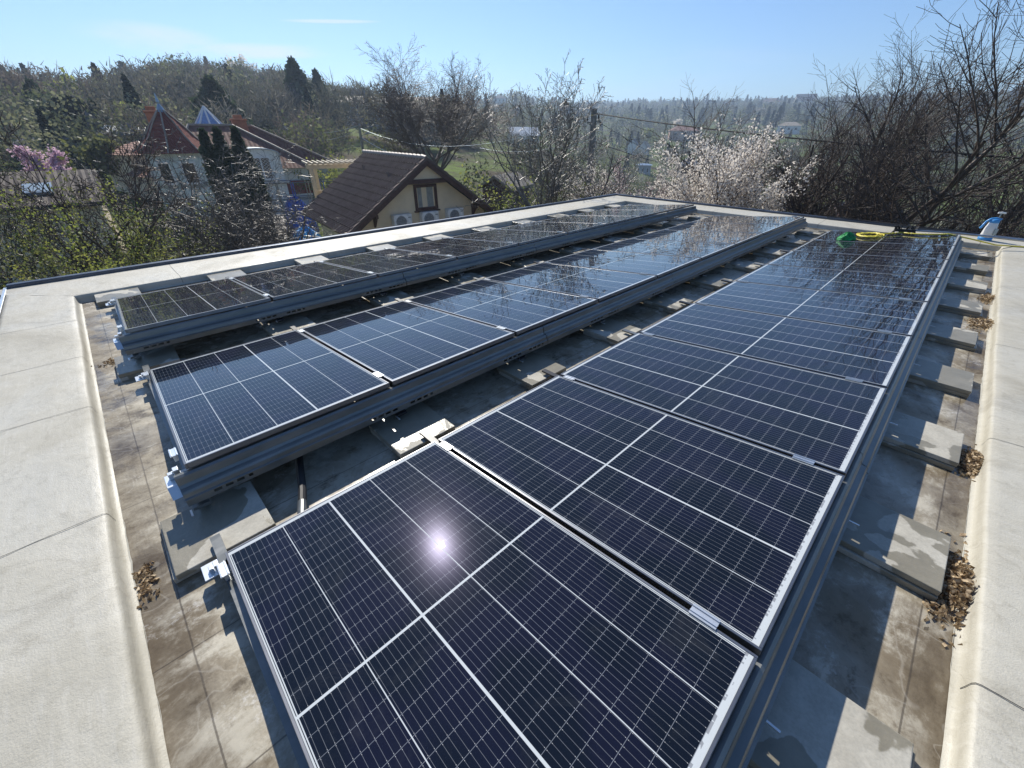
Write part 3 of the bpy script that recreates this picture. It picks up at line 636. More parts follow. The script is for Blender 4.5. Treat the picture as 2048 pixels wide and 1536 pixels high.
conifer((133, 197), 62, 12.5, 2.6, 'dark columnar cypress on the left hillside', 74, 'cypress', n=4200, size=.4, column=True)
conifer((183, 203), 66, 9, 1.9, 'small dark spruce right of the columnar cypress', 75, n=1400, size=.4)
conifer((58, 165), 75, 13, 3.2, 'dark green conifer on the far left hillside', 76, n=2200, size=.5)
conifer((243, 127), 175, 17, 4.5, 'lone spruce breaking the skyline on the left', 77, n=1500, size=.9)
conifer((142, 297), 50, 4.5, 2.0, 'low dark evergreen shrub above the pink tree', 78, 'cypress', n=1400, size=.3)
for i, (px, sz) in enumerate((((404, 262), 5.4), ((431, 257), 5.9), ((468, 257), 6.1), ((490, 300), 4.6))):
    conifer(px, 29, sz, .40, '%s of the four dark thujas beside the white dormer' % ('leftmost', 'second from left', 'third from left and tallest', 'rightmost and lowest')[i], 80+i, 'needles', n=2600, size=.2, column=True, name='thuja', group='row of thujas before the dormered house')

# far hillside trees: individuals that stand out, then the woods as one mass
def low_conifer(rng, H, wr, n): 
    hh = rng.random(n)**.8*H; rad = wr*(1-hh/H)**.9; th = rng.uniform(0, 6.28, n)
    return np.stack([rad*np.cos(th), rad*np.sin(th), hh], 1)
def add_wood(name, pts, kinds, H, cols, label, rng, nq, size, twig=False):
    """pts (n,2) on the terrain -> one mass of crowns"""
    VV, TT = [], []; FF = []; off = 0
    z = gz(pts[:, 0], pts[:, 1])
    dist = np.hypot(pts[:, 0]-CAM[0], pts[:, 1]-CAM[1])
    for i in range(len(pts)):
        h = H[i]; k = kinds[i]; n = nq
        if k == 'c': C = low_conifer(rng, h, h*.24, n); asp = 1.6; sz = size*h*.11
        else:
            n = nq if k == 'b' else nq
            g_ = rng.normal(0, 1, (n, 3)); g_ /= np.linalg.norm(g_, axis=1)[:, None]; g_ *= rng.uniform(.35, 1., (n, 1))**.6
            C = g_*np.array([h*.46, h*.46, h*.42])*(1+.25*np.sin(g_[:, :1]*7+g_[:, 1:2]*5+i)); C[:, 2] += h*.56; asp = 1.; sz = size*h*.105
            if k == 'b':                          # bare: slivers pointing up and outward
                d = C-np.array([0, 0, h*.15]); d /= np.linalg.norm(d, axis=1)[:, None]; d += rng.normal(0, .55, d.shape); d /= np.linalg.norm(d, axis=1)[:, None]
                s_ = np.cross(d, rng.normal(0, 1, d.shape)); s_ /= np.linalg.norm(s_, axis=1)[:, None]
                L = (h*.062*rng.uniform(.5, 1.6, n))[:, None]; W_ = (h*.0095)*rng.uniform(.5, 1.4, (n, 1))
                V_ = np.stack([C-d*L-s_*W_, C-d*L+s_*W_, C+d*L+s_*W_*.2, C+d*L-s_*W_*.2], 1).reshape(-1, 3)
                VV.append(V_+np.array([pts[i, 0], pts[i, 1], z[i]])); TT.append(np.tile(cols[i], (4*n, 1))*rng.uniform(.8, 1.2, (n, 1)).repeat(4, 0)); continue
        V_, _ = quads(rng, C, sz, asp=asp)
        VV.append(V_+np.array([pts[i, 0], pts[i, 1], z[i]])); TT.append(np.tile(cols[i], (4*n, 1))*rng.uniform(.8, 1.2, (n, 1)).repeat(4, 0))
    V_ = np.concatenate(VV); F_ = np.arange(len(V_)).reshape(-1, 4)
    o = mesh_np(name, V_, F_, 'wood_crowns', None, np.concatenate(TT)); return tag(o, label, 'trees', kind='stuff')
PAL = {'b': [(.12, .112, .088), (.10, .10, .078), (.145, .12, .10), (.17, .16, .13), (.11, .11, .075)], 'l': [(.13, .145, .065), (.165, .185, .075), (.10, .115, .06), (.16, .15, .10), (.23, .235, .13)],
       'c': [(.022, .036, .02), (.03, .045, .024), (.025, .032, .022)], 'w': [(.42, .40, .34), (.36, .36, .27)], 'p': [(.38, .28, .28)]}
CLEAR = []                                       # (x, y, radius) kept free of trees, filled with the houses below
def scatter(rng, a0, a1, r0, r1, n, mixp, hlo, hhi, keep=None):
    a = np.radians(rng.uniform(a0, a1, n))+YAW; r = np.sqrt(rng.uniform(r0*r0, r1*r1, n)); x = CAM[0]+r*np.sin(a); y = CAM[1]+r*np.cos(a)
    ok = np.ones(n, bool)
    for (cx, cy, cr) in CLEAR: ok &= np.hypot(x-cx, y-cy) > cr
    for (lab, ca, cr_, wa, wr) in MEADOWS: ok &= ~((np.abs(np.degrees(a-YAW)-ca) < wa) & (np.abs(r-cr_) < wr))
    x, y = x[ok], y[ok]; n = len(x); ks = rng.choice(list(mixp), n, p=list(mixp.values()))
    H = rng.uniform(hlo, hhi, n)*np.where(ks == 'c', 1.15, 1.)*np.where((ks == 'w') | (ks == 'p'), .6, 1.)
    cols = np.array([PAL[k][rng.integers(len(PAL[k]))] for k in ks]); return np.stack([x, y], 1), ks, H, cols
def azof(px): return math.degrees(math.atan((px-1024)/959))
MEADOWS = [('lawn', azof(1425), 330, 3.2, 34), ('lawn', azof(1370), 195, 1.0, 12), ('lawn', azof(560), 118, 2.8, 12), ('lawn', azof(960), 70, 4.5, 28), ('g', azof(1480), 420, 1.2, 20)]

# ------------------------------------------------------------------ houses
def PZ(px, py, z):
    d = ray(px, py); return CAM+d*(z-CAM[2])/d[2]
def tiles(name, c1, c2, cu, cv, rough=.5, gap=.35):
    rough = .8
    """roof tiles; courses every cv metres of height, ribs every cu metres along the horizontal (object x or y)"""
    mt, t, b = mat(name); o = t.obj(); s = t.new('ShaderNodeSeparateXYZ'); t.put(s.inputs[0], o)
    H = t.M('ADD', s.outputs[0], t.M('MULTIPLY', s.outputs[1], .0 if name != 'spire_tiles' else 1.))
    cr = t.M('FRACT', t.M('DIVIDE', s.outputs[2], cv)); rib = t.M('PINGPONG', H, cu/2)
    n = t.noise(o, 2.5, 4); c = t.mix(t.step(n, .3, .7), c1, c2)
    c = t.mix(t.M('MULTIPLY', t.step(t.noise(o, 7, 3), .5, .7), .3), c, tuple(x*.55 for x in c1))
    t.put(b.inputs['Base Color'], c); b.inputs['Roughness'].default_value = rough; b.inputs['Specular IOR Level'].default_value = .25
    h = t.M('ADD', t.M('MULTIPLY', t.M('SUBTRACT', 1., cr), .55), t.M('DIVIDE', rib, cu)); t.put(b.inputs['Normal'], t.bump(h, cu*.35, .9))
    return mt
tiles('brown_tiles', (.12, .083, .07), (.165, .118, .10), .26, .24, .45)
tiles('red_tiles', (.14, .06, .042), (.21, .10, .07), .3, .3, .5)
tiles('spire_tiles', (.17, .04, .026), (.24, .07, .045), .2, .25, .5)
tiles('old_tiles', (.04, .028, .024), (.085, .064, .052), .22, .22, .6)
tiles('far_roof', (.24, .12, .085), (.32, .18, .13), .3, .3, .7)
simple('far_roof_pale', (.30, .26, .21), .85, spec=.2); simple('slate', (.13, .14, .16), .85, spec=.2)
simple('cream_render', (.78, .64, .44), .9, 0, .06, 2, .003, 60); simple('pale_render', (.76, .74, .67), .9, 0, .08); simple('green_render', (.58, .64, .60), .9, 0, .15, 2)
simple('white_paint', (.75, .75, .72), .45, 0, .06); simple('grey_render', (.36, .38, .42), .8); simple('pink_render', (.52, .36, .28), .8)
simple('dark_wood', (.075, .035, .028), .5, 0, .3, 8); simple('pale_wood', (.58, .47, .32), .65, 0, .15, 5); simple('red_band', (.22, .05, .04), .7); simple('orange_brick', (.42, .15, .07), .85)
simple('window_dark', (.03, .035, .04), .08); simple('window_pale', (.32, .38, .40), .1); simple('curtain', (.30, .31, .29), .8); simple('ac_grille', (.13, .14, .15), .5)
simple('blue_tarp', (.03, .09, .42), .4, 0, .3, 3, .03, 6); simple('blue_plastic', (.05, .28, .62), .35); simple('green_cloth', (.01, .30, .07), .6, 0, .4, 20, .02, 60); simple('yellow_hose', (.70, .58, .06), .4)
simple('weathered_pole', (.26, .24, .20), .85, 0, .3, 4); simple('zinc', (.30, .36, .42), .35, .6); simple('glazing_blue', (.22, .32, .52), .12); simple('paving_pale', (.40, .36, .31), .85, 0, .2, 2)
simple('white_plastic', (.78, .78, .76), .35); simple('grey_pole', (.33, .36, .40), .3, .7); simple('cardboard_brown', (.3, .2, .12), .8); simple('yellow_rail', (.62, .5, .3), .6)

# the brown tiled house next door
HX, HY, HZ, HR = -13.82, 10.38, -4.6, 3.02
hs = empty('tiled_house', (HX, HY, HZ), HR, 'cream house with steep brown tiled roof and three air conditioners on its gable', 'house')
SL = math.atan2(2.478, 3.6); cS, sS = math.cos(SL), math.sin(SL); RH = 5.274
wl = MB(); hw = 2.95; ez = RH-.16-hw*sS/cS
wl.prism([(.5, -hw, 0), (.5, hw, 0), (.5, hw, ez), (.5, 0, RH-.17), (.5, -hw, ez)], (5.85, 0, 0)); wl.build('wall', 'cream_render', hs)
def slope_mesh(side, length):
    """profiled tile sheet: real courses and ribs"""
    m_ = MB(); nx = int(6.83/.26); nc = int(length/.36); sub = 6
    xs = [i*6.83/(nx*sub) for i in range(nx*sub+1)]
    rows = []
    for c in range(nc):
        d0, d1 = c*length/nc, (c+1)*length/nc
        rows += [(d0, .0), (d1, .055)]
    for d, lift in rows:
        for i, x in enumerate(xs):
            rb = .05*max(0, math.sin(i/sub*2*math.pi))**.6 if True else 0
            h = lift+rb; m_.v.append((x, side*(d*cS+h*sS), RH-d*sS+h*cS))
    n = len(xs)
    for r_ in range(len(rows)-1):
        for i in range(n-1):
            f = (r_*n+i, r_*n+i+1, (r_+1)*n+i+1, (r_+1)*n+i); m_.f.append(f if side < 0 else f[::-1]); m_.mi.append(0)
    return m_
rf = slope_mesh(1, 4.40).build('roof', 'brown_tiles', hs); rf2 = slope_mesh(-1, 5.2).build('roof', 'brown_tiles', hs)
for sd, Ls in ((1, 4.36), (-1, 5.16)):
    m_ = MB(); m_.prism([(0.03, sd*.02, RH-.015), (.03, sd*Ls*cS, RH-Ls*sS-.015), (.03, sd*Ls*cS, RH-Ls*sS-.09), (.03, sd*.02, RH-.09)], (6.77, 0, 0)); m_.build('soffit', 'dark_wood', hs)
    m_ = MB(); m_.prism([(-.03, sd*.004, RH+.02), (-.03, sd*Ls*cS, RH-Ls*sS+.02), (-.03, sd*Ls*cS, RH-Ls*sS-.24), (-.03, sd*.004, RH-.24)], (.055, 0, 0)); m_.build('verge_board', 'dark_wood', hs)
    m_ = MB()
    n_ = int(Ls/.34)
    for i in range(n_): d0, d1 = i*Ls/n_, (i+1)*Ls/n_+.03; m_.prism([(-.05, sd*(d0*cS), RH-d0*sS+.07), (-.05, sd*d1*cS, RH-d1*sS+.095), (-.05, sd*d1*cS, RH-d1*sS-.03), (-.05, sd*d0*cS, RH-d0*sS-.03)], (.13, 0, 0))
    m_.build('verge_tiles', 'brown_tiles', hs)
m_ = MB()
for i in range(19): m_.tube([(i*.36-.02, 0, RH+.015), (i*.36+.36, 0, RH+.04)], [.10, .115], 8)
simple('ridge_tiles', (.30, .24, .19), .6); m_.build('ridge', 'ridge_tiles', hs)
m_ = MB(); m_.box(.06, .22, -1.0, 1.0, 4.40, 4.56); m_.build('collar_beam', 'dark_wood', hs)
m_ = MB(); m_.prism([(.16, -.98, 4.56), (.16, .98, 4.56), (.16, 0, RH-.15)], (.1, 0, 0)); m_.build('gable_panel', 'cream_render', hs)
for y in (2.3, -2.3):
    m_ = MB(); m_.box(.05, .48, y-.05, y+.05, 3.28, 3.42); m_.prism([(.45, y-.04, 2.9), (.47, y-.04, 3.28), (.12, y-.04, 3.28)], (0, .08, 0)); m_.build('bracket', 'dark_wood', hs)
wn = MB()
for (a0, a1, b0, b1) in ((-.58, -.47, 3.36, 4.34), (.35, .46, 3.36, 4.34), (-.47, .35, 4.23, 4.34), (-.47, .35, 3.36, 3.47)): wn.box(.44, .56, a0, a1, b0, b1)
wn = wn.build('window', 'dark_wood', hs); q = MB(); q.box(.505, .515, -.47, .35, 3.47, 4.23); q.build('pane', 'window_dark', wn)
q = MB(); q.box(.492, .500, -.40, -.12, 3.47, 4.23); q.box(.492, .500, .12, .3, 3.47, 4.23); q.build('curtain', 'curtain', wn)
q = MB(); q.box(.38, .5, -.64, .52, 3.30, 3.345); q.build('sill', 'dark_wood', wn)
for (x, y) in ((1.4, 1.15), (4.6, 1.0)):
    m_ = MB(); m_.prism([(x, y*cS-.16, RH-y*sS+.02), (x, y*cS+.10, RH-y*sS-.06), (x, y*cS+.10, RH-y*sS+.16)], (.22, 0, 0)); m_.build('vent_tile', 'brown_tiles', rf)
for k, y in enumerate((1.20, -.04, -1.28)):
    if k == 0:
        a = empty('air_conditioner', (0, 0, 0), HR, '', 'air conditioner', 'air conditioners on the gable wall')
        m_ = MB(); m_.box(-.30, 0, -.39, .39, 0, .54); m_.build('casing', 'white_plastic', a, bevel=.015)
        m_ = MB(); m_.tube([(-.31, .08, .27), (-.303, .08, .27)], .225, 28); m_.build('fan_grille', 'ac_grille', a)
        m_ = MB()
        for j in range(7): m_.tube([(-.314, .08+(.03+.03*j)*math.cos(q_), .27+(.03+.03*j)*math.sin(q_)) for q_ in np.linspace(0, 2*math.pi, 25)], .0035, 4, cap=False)
        m_.build('grille_ring', 'white_plastic', a)
        m_ = MB(); m_.box(-.303, -.300, -.34, -.22, .40, .425); m_.build('badge', 'ac_grille', a)
        m_ = MB(); m_.box(-.28, .02, -.3, -.26, -.04, -.002); m_.box(-.28, .02, .26, .3, -.04, -.002); m_.build('bracket', 'galvanised', a); ac = a
    else: a = copy_tree(ac)
    cz, sz = math.cos(HR), math.sin(HR); x = .46
    a.location = (HX+x*cz-y*sz, HY+x*sz+y*cz, HZ+2.78-(.0, .0, -.02)[k])
    tag(a, ('left', 'middle', 'right')[k]+'-hand white air conditioner on the cream gable'+(', below the window' if k == 1 else ''), 'air conditioner')

# timber stair behind the eave, pergola
def frame(px, hd, z=None, dr=0, py=266):
    x, y = xy_at(px, hd, py); a_ = math.atan2(x-CAM[0], y-CAM[1]); zz = float(gz(x, y)) if z is None else z
    return (x, y, zz), -a_+math.radians(dr)
CLEAR.append((HX-3.4, HY+.3, 7))
l, r_ = frame(632, 17.2, None, 0); st = empty('timber_stair', l, r_, 'pale timber stair leaning up to the eave of the brown tiled house', 'stair')
zt = -1.75-l[2]
for y in (0, .75):
    m_ = MB(); m_.beam((-1.15, y, 0), (.25, y, zt), .06, .2); m_.build('stringer', 'pale_wood', st)
for i in range(10):
    f_ = (i+.7)/10.5; m_ = MB(); m_.box(-1.15+1.4*f_-.14, -1.15+1.4*f_+.14, .03, .72, zt*f_-.02, zt*f_+.02); m_.build('tread', 'pale_wood', st)
for x0 in (-1.9, .3):
    m_ = MB(); m_.beam((x0, -.06, 0), (x0+(.95 if x0 < 0 else 0), -.06, zt+.1), .08); m_.build('post', 'pale_wood', st)
l, r_ = frame(655, 25.5, None, 8); pg = empty('pergola', l, r_, 'pale timber pergola with slatted top behind the brown tiled roof', 'pergola')
tz = .12-l[2]
for x, y in ((-1.15, 0), (1.3, 0), (-.75, 2.0), (1.5, 2.0)):
    m_ = MB(); m_.box(x-.09, x+.09, y-.09, y+.09, 0, tz-.15); m_.build('post', 'pale_wood', pg)
m_ = MB(); m_.box(-1.35, 1.6, -.08, .08, tz-.149, tz+.04); m_.build('beam', 'pale_wood', pg); m_ = MB(); m_.box(-1.1, 1.7, 1.92, 2.08, tz-.149, tz+.04); m_.build('beam', 'pale_wood', pg)
for i in range(12): m_ = MB(); m_.box(-1.3+i*.25, -1.24+i*.25, -.3, 2.3, tz+.042, tz+.13); m_.build('slat', 'pale_wood', pg)
m_ = MB(); m_.box(-1.2, 1.4, .1, .16, tz-1.35, tz-1.15); m_.build('rail', 'pale_wood', pg)

# house with dormer and the turret
l, r_ = frame(478, 41, None, 6, 290); B0 = l[2]
dh = empty('dormered_house', l, r_, 'large red tiled house with white arched dormer and lattice window', 'house')
def zz(px, py, hd): return P(px, py, hd)[2]-B0
ev, rg = zz(560, 338, 40), zz(500, 251, 43)
def hip(m_, x0, x1, y0, y1, z0, z1, rx0, rx1, ry):
    m_.add([(x0, y0, z0), (x1, y0, z0), (x1, y1, z0), (x0, y1, z0), (rx0, ry, z1), (rx1, ry, z1)], [(0, 1, 5, 4), (1, 2, 5), (2, 3, 4, 5), (3, 0, 4), (3, 2, 1, 0)])
m_ = MB(); m_.box(-4.1, 4.4, 0, 7.5, 0, ev+.02); m_.build('wall', 'pale_render', dh)
m_ = MB(); m_.box(2.5, 4.44, -.03, 1., ev-1.95, ev-.95); m_.build('band', 'red_band', dh)
m_ = MB(); hip(m_, -4.6, 5.0, -.7, 8.2, ev, rg, -2.6, .3, 3.6); m_.build('roof', 'red_tiles', dh)
m_ = MB(); hip(m_, -1.0, 7.6, 2.6, 11.2, ev+.0, rg-.02, 1.2, 1.9, 5.6); m_.build('side_roof', 'red_tiles', dh)
m_ = MB(); m_.box(1, 7.0, 3.2, 10.6, 0, ev-.02); m_.build('side_wall', 'pale_render', dh)
for (a0, a1) in (((-2.6, 3.6, rg), (.3, 3.6, rg)), ((.3, 3.6, rg), (5.0, -.7, ev)), ((1.2, 5.6, rg), (1.9, 5.6, rg)), ((1.9, 5.6, rg), (7.6, 2.6, ev)), ((-2.6, 3.6, rg), (-4.6, -.7, ev))):
    m_ = MB(); m_.tube([np.array(a0)+(0, 0, .03), np.array(a1)+(0, 0, .03)], .09, 6); m_.build('ridge', 'ridge_tiles', dh)
m_ = MB()
dw = 1.45; dx = .95; dz0, dz1 = ev-2.1, zz(540, 300, 40)
arc = [(dx+dw*math.cos(a_)*1., -1.0, dz1-.35+.42*math.sin(a_)) for a_ in np.linspace(0, math.pi, 13)]
m_.prism([(dx-dw, -1.0, dz0-1.5)]+arc[::-1]+[(dx+dw, -1.0, dz0-1.5)], (0, 3.4, 0)); d_ = m_.build('dormer', 'pale_render', dh)
m_ = MB(); arc2 = [(dx+(dw+.1)*math.cos(a_), -1.12, dz1-.35+.50*math.sin(a_)) for a_ in np.linspace(0, math.pi, 13)]; arc3 = [(dx+(dw-.02)*math.cos(a_), -1.12, dz1-.35+.43*math.sin(a_)) for a_ in np.linspace(0, math.pi, 13)]
for i in range(12): m_.prism([arc2[i], arc2[i+1], arc3[i+1], arc3[i]], (0, 3.6, 0))
m_.build('dormer_roof', 'zinc', d_)
m_ = MB(); wx0, wx1, wz0, wz1 = dx-.62, dx+.72, zz(545, 357, 40), zz(540, 316, 40)
for (a0, a1, b0, b1) in ((wx0, wx0+.09, wz0, wz1), (wx1-.09, wx1, wz0, wz1), (wx0, wx1, wz1+.001, wz1+.1), (wx0, wx1, wz0-.1, wz0-.001), ((wx0+wx1)/2-.04, (wx0+wx1)/2+.04, wz0, wz1)): m_.box(a0, a1, -1.08, -1.005, b0, b1)
wd = m_.build('window', 'white_paint', d_); m_ = MB(); m_.box(wx0+.09, wx1-.09, -1.03, -1.008, wz0, wz1); m_.build('pane', 'window_dark', wd)
m_ = MB()
for c in ((wx0+.09, (wx0+wx1)/2-.04), ((wx0+wx1)/2+.04, wx1-.09)):
    W_ = c[1]-c[0]; n_ = 7; st_ = (wz1-wz0)/n_
    for i in range(-2, n_+1):
        for sg in (1, -1):
            p0 = [c[0] if sg > 0 else c[1], wz0+i*st_]; p1 = [c[1] if sg > 0 else c[0], wz0+i*st_+st_*2]
            f0 = max(0, (wz0-p0[1])/(2*st_)); f1 = min(1, (wz1-p0[1])/(2*st_))
            if f1-f0 < .1: continue
            A0 = (p0[0]+(p1[0]-p0[0])*f0, -1.06, p0[1]+2*st_*f0); A1 = (p0[0]+(p1[0]-p0[0])*f1, -1.06, p0[1]+2*st_*f1); m_.beam(A0, A1, .018)
m_.build('lattice', 'white_paint', wd)
m_ = MB(); m_.box(dx-dw-.2, dx+dw+.2, -1.35, -1.0, wz0-.35, wz0-.2); m_.build('sill', 'zinc', d_)
for cx_, cy_, w2, h2 in ((.95, 4.6, .5, .35), (-4.55, 4.2, .42, .75)):
    m_ = MB(); m_.box(cx_-w2, cx_+w2, cy_-.5, cy_+.5, rg-3.4, rg+h2); m_.box(cx_-w2-.08, cx_+w2+.08, cy_-.58, cy_+.58, rg+h2+.001, rg+h2+.13); m_.box(cx_-.3, cx_+.3, cy_-.2, cy_+.2, rg+h2+.131, rg+h2+.4); m_.build('chimney', 'orange_brick', dh, bevel=.03)
m_ = MB(); c0 = np.array([-1.1, 5.4, rg-.8]); ap = c0+np.array([.0, 0, 2.1]); rg_ = [c0+np.array([1.6*math.cos(a_), 1.6*math.sin(a_), 0]) for a_ in np.linspace(0, 2*math.pi, 9)[:-1]]
m_.add([ap]+rg_, [(0, 1+i, 1+(i+1) % 8) for i in range(8)]); py_ = m_.build('glass_pyramid', 'glazing_blue', dh); m_ = MB()
for q in rg_: m_.tube([ap, q], .07, 5)
m_.build('glazing_bar', 'white_paint', py_)
# turret
l, r_ = frame(322, 37.5, None, 12, 222); B0 = l[2]
tu = empty('turret_tower', l, r_, 'tower with tall flared red tiled spire and pale green walls', 'tower')
ze, za, zb = zz(340, 304, 37), zz(322, 208, 37.5), zz(340, 372, 37)
def octr(rad, z, ph=22.5): return [(rad*math.cos(math.radians(45*i+ph)), rad*math.sin(math.radians(45*i+ph)), z) for i in range(8)]
m_ = MB(); hh_ = za-.35-ze; rings = [(2.3, ze-.05), (1.86, ze+.12*hh_), (1.33, ze+.36*hh_), (.82, ze+.67*hh_), (.42, ze+.88*hh_), (.2, za-.35)]
vs = [v for q in rings for v in octr(*q)]; m_.add(vs, [(i*8+j, i*8+(j+1) % 8, (i+1)*8+(j+1) % 8, (i+1)*8+j) for i in range(5) for j in range(8)]); m_.add(octr(2.3, ze-.051), [tuple(range(8))[::-1]]); sp_ = m_.build('spire', 'spire_tiles', tu)
m_ = MB()
for j in range(8): m_.tube([np.array(octr(*q)[j])+(0, 0, .03) for q in rings], .045, 5)
m_.build('hip_tiles', 'ridge_tiles', sp_)
m_ = MB(); m_.tube([(0, 0, za-.55), (0, 0, za-.1), (0, 0, za+.02), (0, 0, za+.1), (0, 0, za+.55)], [.30, .12, .05, .09, .02], 10); m_.build('finial', 'zinc', sp_)
m_ = MB(); m_.add(octr(1.75, 0)+octr(1.75, ze-.052), [(j, (j+1) % 8, 8+(j+1) % 8, 8+j) for j in range(8)]); m_.build('wall', 'green_render', tu)
for j in range(8):
    a_ = math.radians(45*j+45); rad = 1.75*math.cos(math.radians(22.5)); n_ = np.array([math.cos(a_), math.sin(a_), 0]); t_ = np.array([-n_[1], n_[0], 0]); c_ = n_*rad+np.array([0, 0, ze-1.15])
    m_ = MB()
    for (u, v, hu, hv) in ((-.38, 0, .05, .55), (.38, 0, .05, .55), (0, .59, .43, .05), (0, -.60, .48, .06)): m_.obox(c_+t_*u+np.array([0, 0, v])+n_*.03, n_, t_, (0, 0, 1), .05, hu, hv)
    w_ = m_.build('window', 'white_paint', tu); m_ = MB(); m_.obox(c_+n_*.0, n_, t_, (0, 0, 1), .02, .34, .54); m_.build('pane', 'window_dark', w_)
m_ = MB(); m_.add(octr(1.75, zb-.1)+octr(1.75, zb+.25)+octr(1.55, zb+.25), [(j, (j+1) % 8, 8+(j+1) % 8, 8+j) for j in range(8)]+[(8+j, 8+(j+1) % 8, 16+(j+1) % 8, 16+j) for j in range(8)]); m_.build('cornice', 'pale_render', tu)
def roofbox(x0, x1, y0, y1, zb_, ze_, zr, kind, roofm, wallm, parent, ov=.4):
    m_ = MB(); m_.box(x0, x1, y0, y1, zb_, ze_); m_.build('wall', wallm, parent); m_ = MB()
    if kind == 'hip': hip(m_, x0-ov, x1+ov, y0-ov, y1+ov, ze_+.001, zr, x0+(y1-y0)*.42, x1-(y1-y0)*.42, (y0+y1)/2)
    else:
        for sg in (1, -1):
            ym = (y0+y1)/2; ye = ym+sg*((y1-y0)/2+ov); m_.prism([(x0-ov, ym, zr), (x0-ov, ye, ze_-.1), (x0-ov, ye, ze_+.05), (x0-ov, ym, zr+.16)], (x1-x0+2*ov, 0, 0))
        g2 = MB(); g2.prism([(x0+.01, y0, ze_), (x0+.01, y1, ze_), (x0+.01, (y0+y1)/2, zr-.02)], (x1-x0-.02, 0, 0)); g2.build('gable', wallm, parent)
    return m_.build('roof', roofm, parent)
def front_windows(parent, xs, y, z0, z1, wdt, matp='window_dark', fr='white_paint'):
    for x in xs:
        m_ = MB(); m_.box(x-wdt/2-.08, x+wdt/2+.08, y-.05, y-.001, z0-.08, z1+.08); w_ = m_.build('window', fr, parent); m_ = MB(); m_.box(x-wdt/2, x+wdt/2, y-.06, y-.051, z0, z1); m_.build('pane', matp, w_)
# low roofs left of the turret
l, r_ = frame(280, 44, None, 25, 295); lw = empty('low_house', l, r_, 'low house with pinkish tiled roofs left of the turret', 'house'); B0 = l[2]
z1_, z2_ = zz(283, 310, 43), zz(290, 283, 45)
roofbox(-.9, 3.6, 0, 4, 0, z1_, z2_, 'hip', 'far_roof', 'cream_render', lw)
m_ = MB(); hip(m_, -1.6, 4.2, -3.5, .4, z1_-1.3, z1_+.1, 1.0, 2.4, -1.); m_.build('porch_roof', 'far_roof', lw); m_ = MB(); m_.box(-1.2, 3.8, -3.0, -.1, 0, z1_-1.31); m_.build('porch_wall', 'cream_render', lw)
# modern grey and cream house
l, r_ = frame(258, 58, None, 10, 262); mh = empty('modern_house', l, r_, 'modern cream house with dark grey roof and skylights left of the turret', 'house'); B0 = l[2]
z1_ = zz(262, 272, 57); z2_ = zz(262, 246, 60)
m_ = MB(); m_.box(-1.8, 4.6, 0, 7, 0, z1_); m_.build('wall', 'cream_render', mh)
m_ = MB(); m_.prism([(-2.3, -.4, z1_+.002), (5.0, -.4, z1_+.002), (5.0, -.4, z1_+.15), (2.4, 3, z2_+.2), (-2.3, 3, z2_)], (0, .001, 0))
m_ = MB(); m_.add([(-2.4, -.4, z1_+.05), (5.0, -.4, z1_+.05), (5.0, 4, z2_-.1), (-2.4, 4, z2_+.2), (-2.4, 8, z1_), (5., 8, z1_)], [(0, 1, 2, 3), (3, 2, 5, 4), (0, 3, 4), (1, 5, 2)]); rr = m_.build('roof', 'slate', mh)
for x in (-1.0, 1.6, 3.3):
    m_ = MB(); zc = z1_+.05+(z2_-z1_)*(1.6/4.4); m_.obox((x, 1.3, zc+.1), (1, 0, 0), (0, math.cos(.5), math.sin(.5)), (0, -math.sin(.5), math.cos(.5)), .7, .55, .06); m_.build('skylight', 'white_paint', rr)
m_ = MB(); m_.box(-7.5, -1.9, 1, 7, 0, z1_-.6); m_.build('side_wall', 'grey_render', mh); m_ = MB(); m_.add([(-8, .2, z1_-.7), (-1.7, .2, z1_+.1), (-1.7, 7.5, z1_+1.), (-8, 7.5, z1_+.1)], [(0, 1, 2, 3)]); m_.build('side_roof', 'slate', mh)
m_ = MB(); m_.prism([(-2.6, 1.5, z2_-.2), (-1.3, 1.5, z2_-.1), (-2.3, 1.5, z2_+.9)], (0, .5, 0)); m_.build('roof_fin', 'slate', mh)
m_ = MB(); m_.box(3.0, 3.9, 3.5, 4.4, z1_, z2_+.9); m_.build('chimney', 'grey_render', mh)
# old tiled roof at the left edge
l, r_ = frame(-28, 24.5, None, -8, 345); oh = empty('old_house', l, r_, 'old house with weathered tiled roof and skylights behind dark branches at left', 'house'); B0 = l[2]
zr_, ze_ = zz(80, 343, 27.5), zz(100, 415, 23.5)
for sg in (1, -1):
    m_ = MB(); ye = 3.6-sg*3.6; m_.prism([(-6.2, 3.6, zr_), (-6.2, ye, ze_), (-6.2, ye, ze_-.15), (-6.2, 3.6, zr_-.15)], (9.0, 0, 0)); q = m_.build('roof', 'old_tiles', oh)
    if sg == 1:
        for x in (-2.2, .9):
            m_ = MB(); dn = np.array([0, -(3.6), ze_-zr_]); dn /= np.linalg.norm(dn); nn = np.array([0, dn[2], -dn[1]]); nn = nn if nn[2] > 0 else -nn
            c_ = np.array([x, 3.6, zr_])+dn*2.2+nn*.06; m_.obox(c_, (1, 0, 0), dn, nn, .42, .5, .05); sk = m_.build('skylight', 'zinc', q); m_ = MB(); m_.obox(c_+nn*.055, (1, 0, 0), dn, nn, .34, .42, .005); m_.build('pane', 'window_pale', sk)
m_ = MB(); m_.box(-5.9, 2.5, .4, 6.8, 0, ze_+.1); m_.build('wall', 'cream_render', oh)
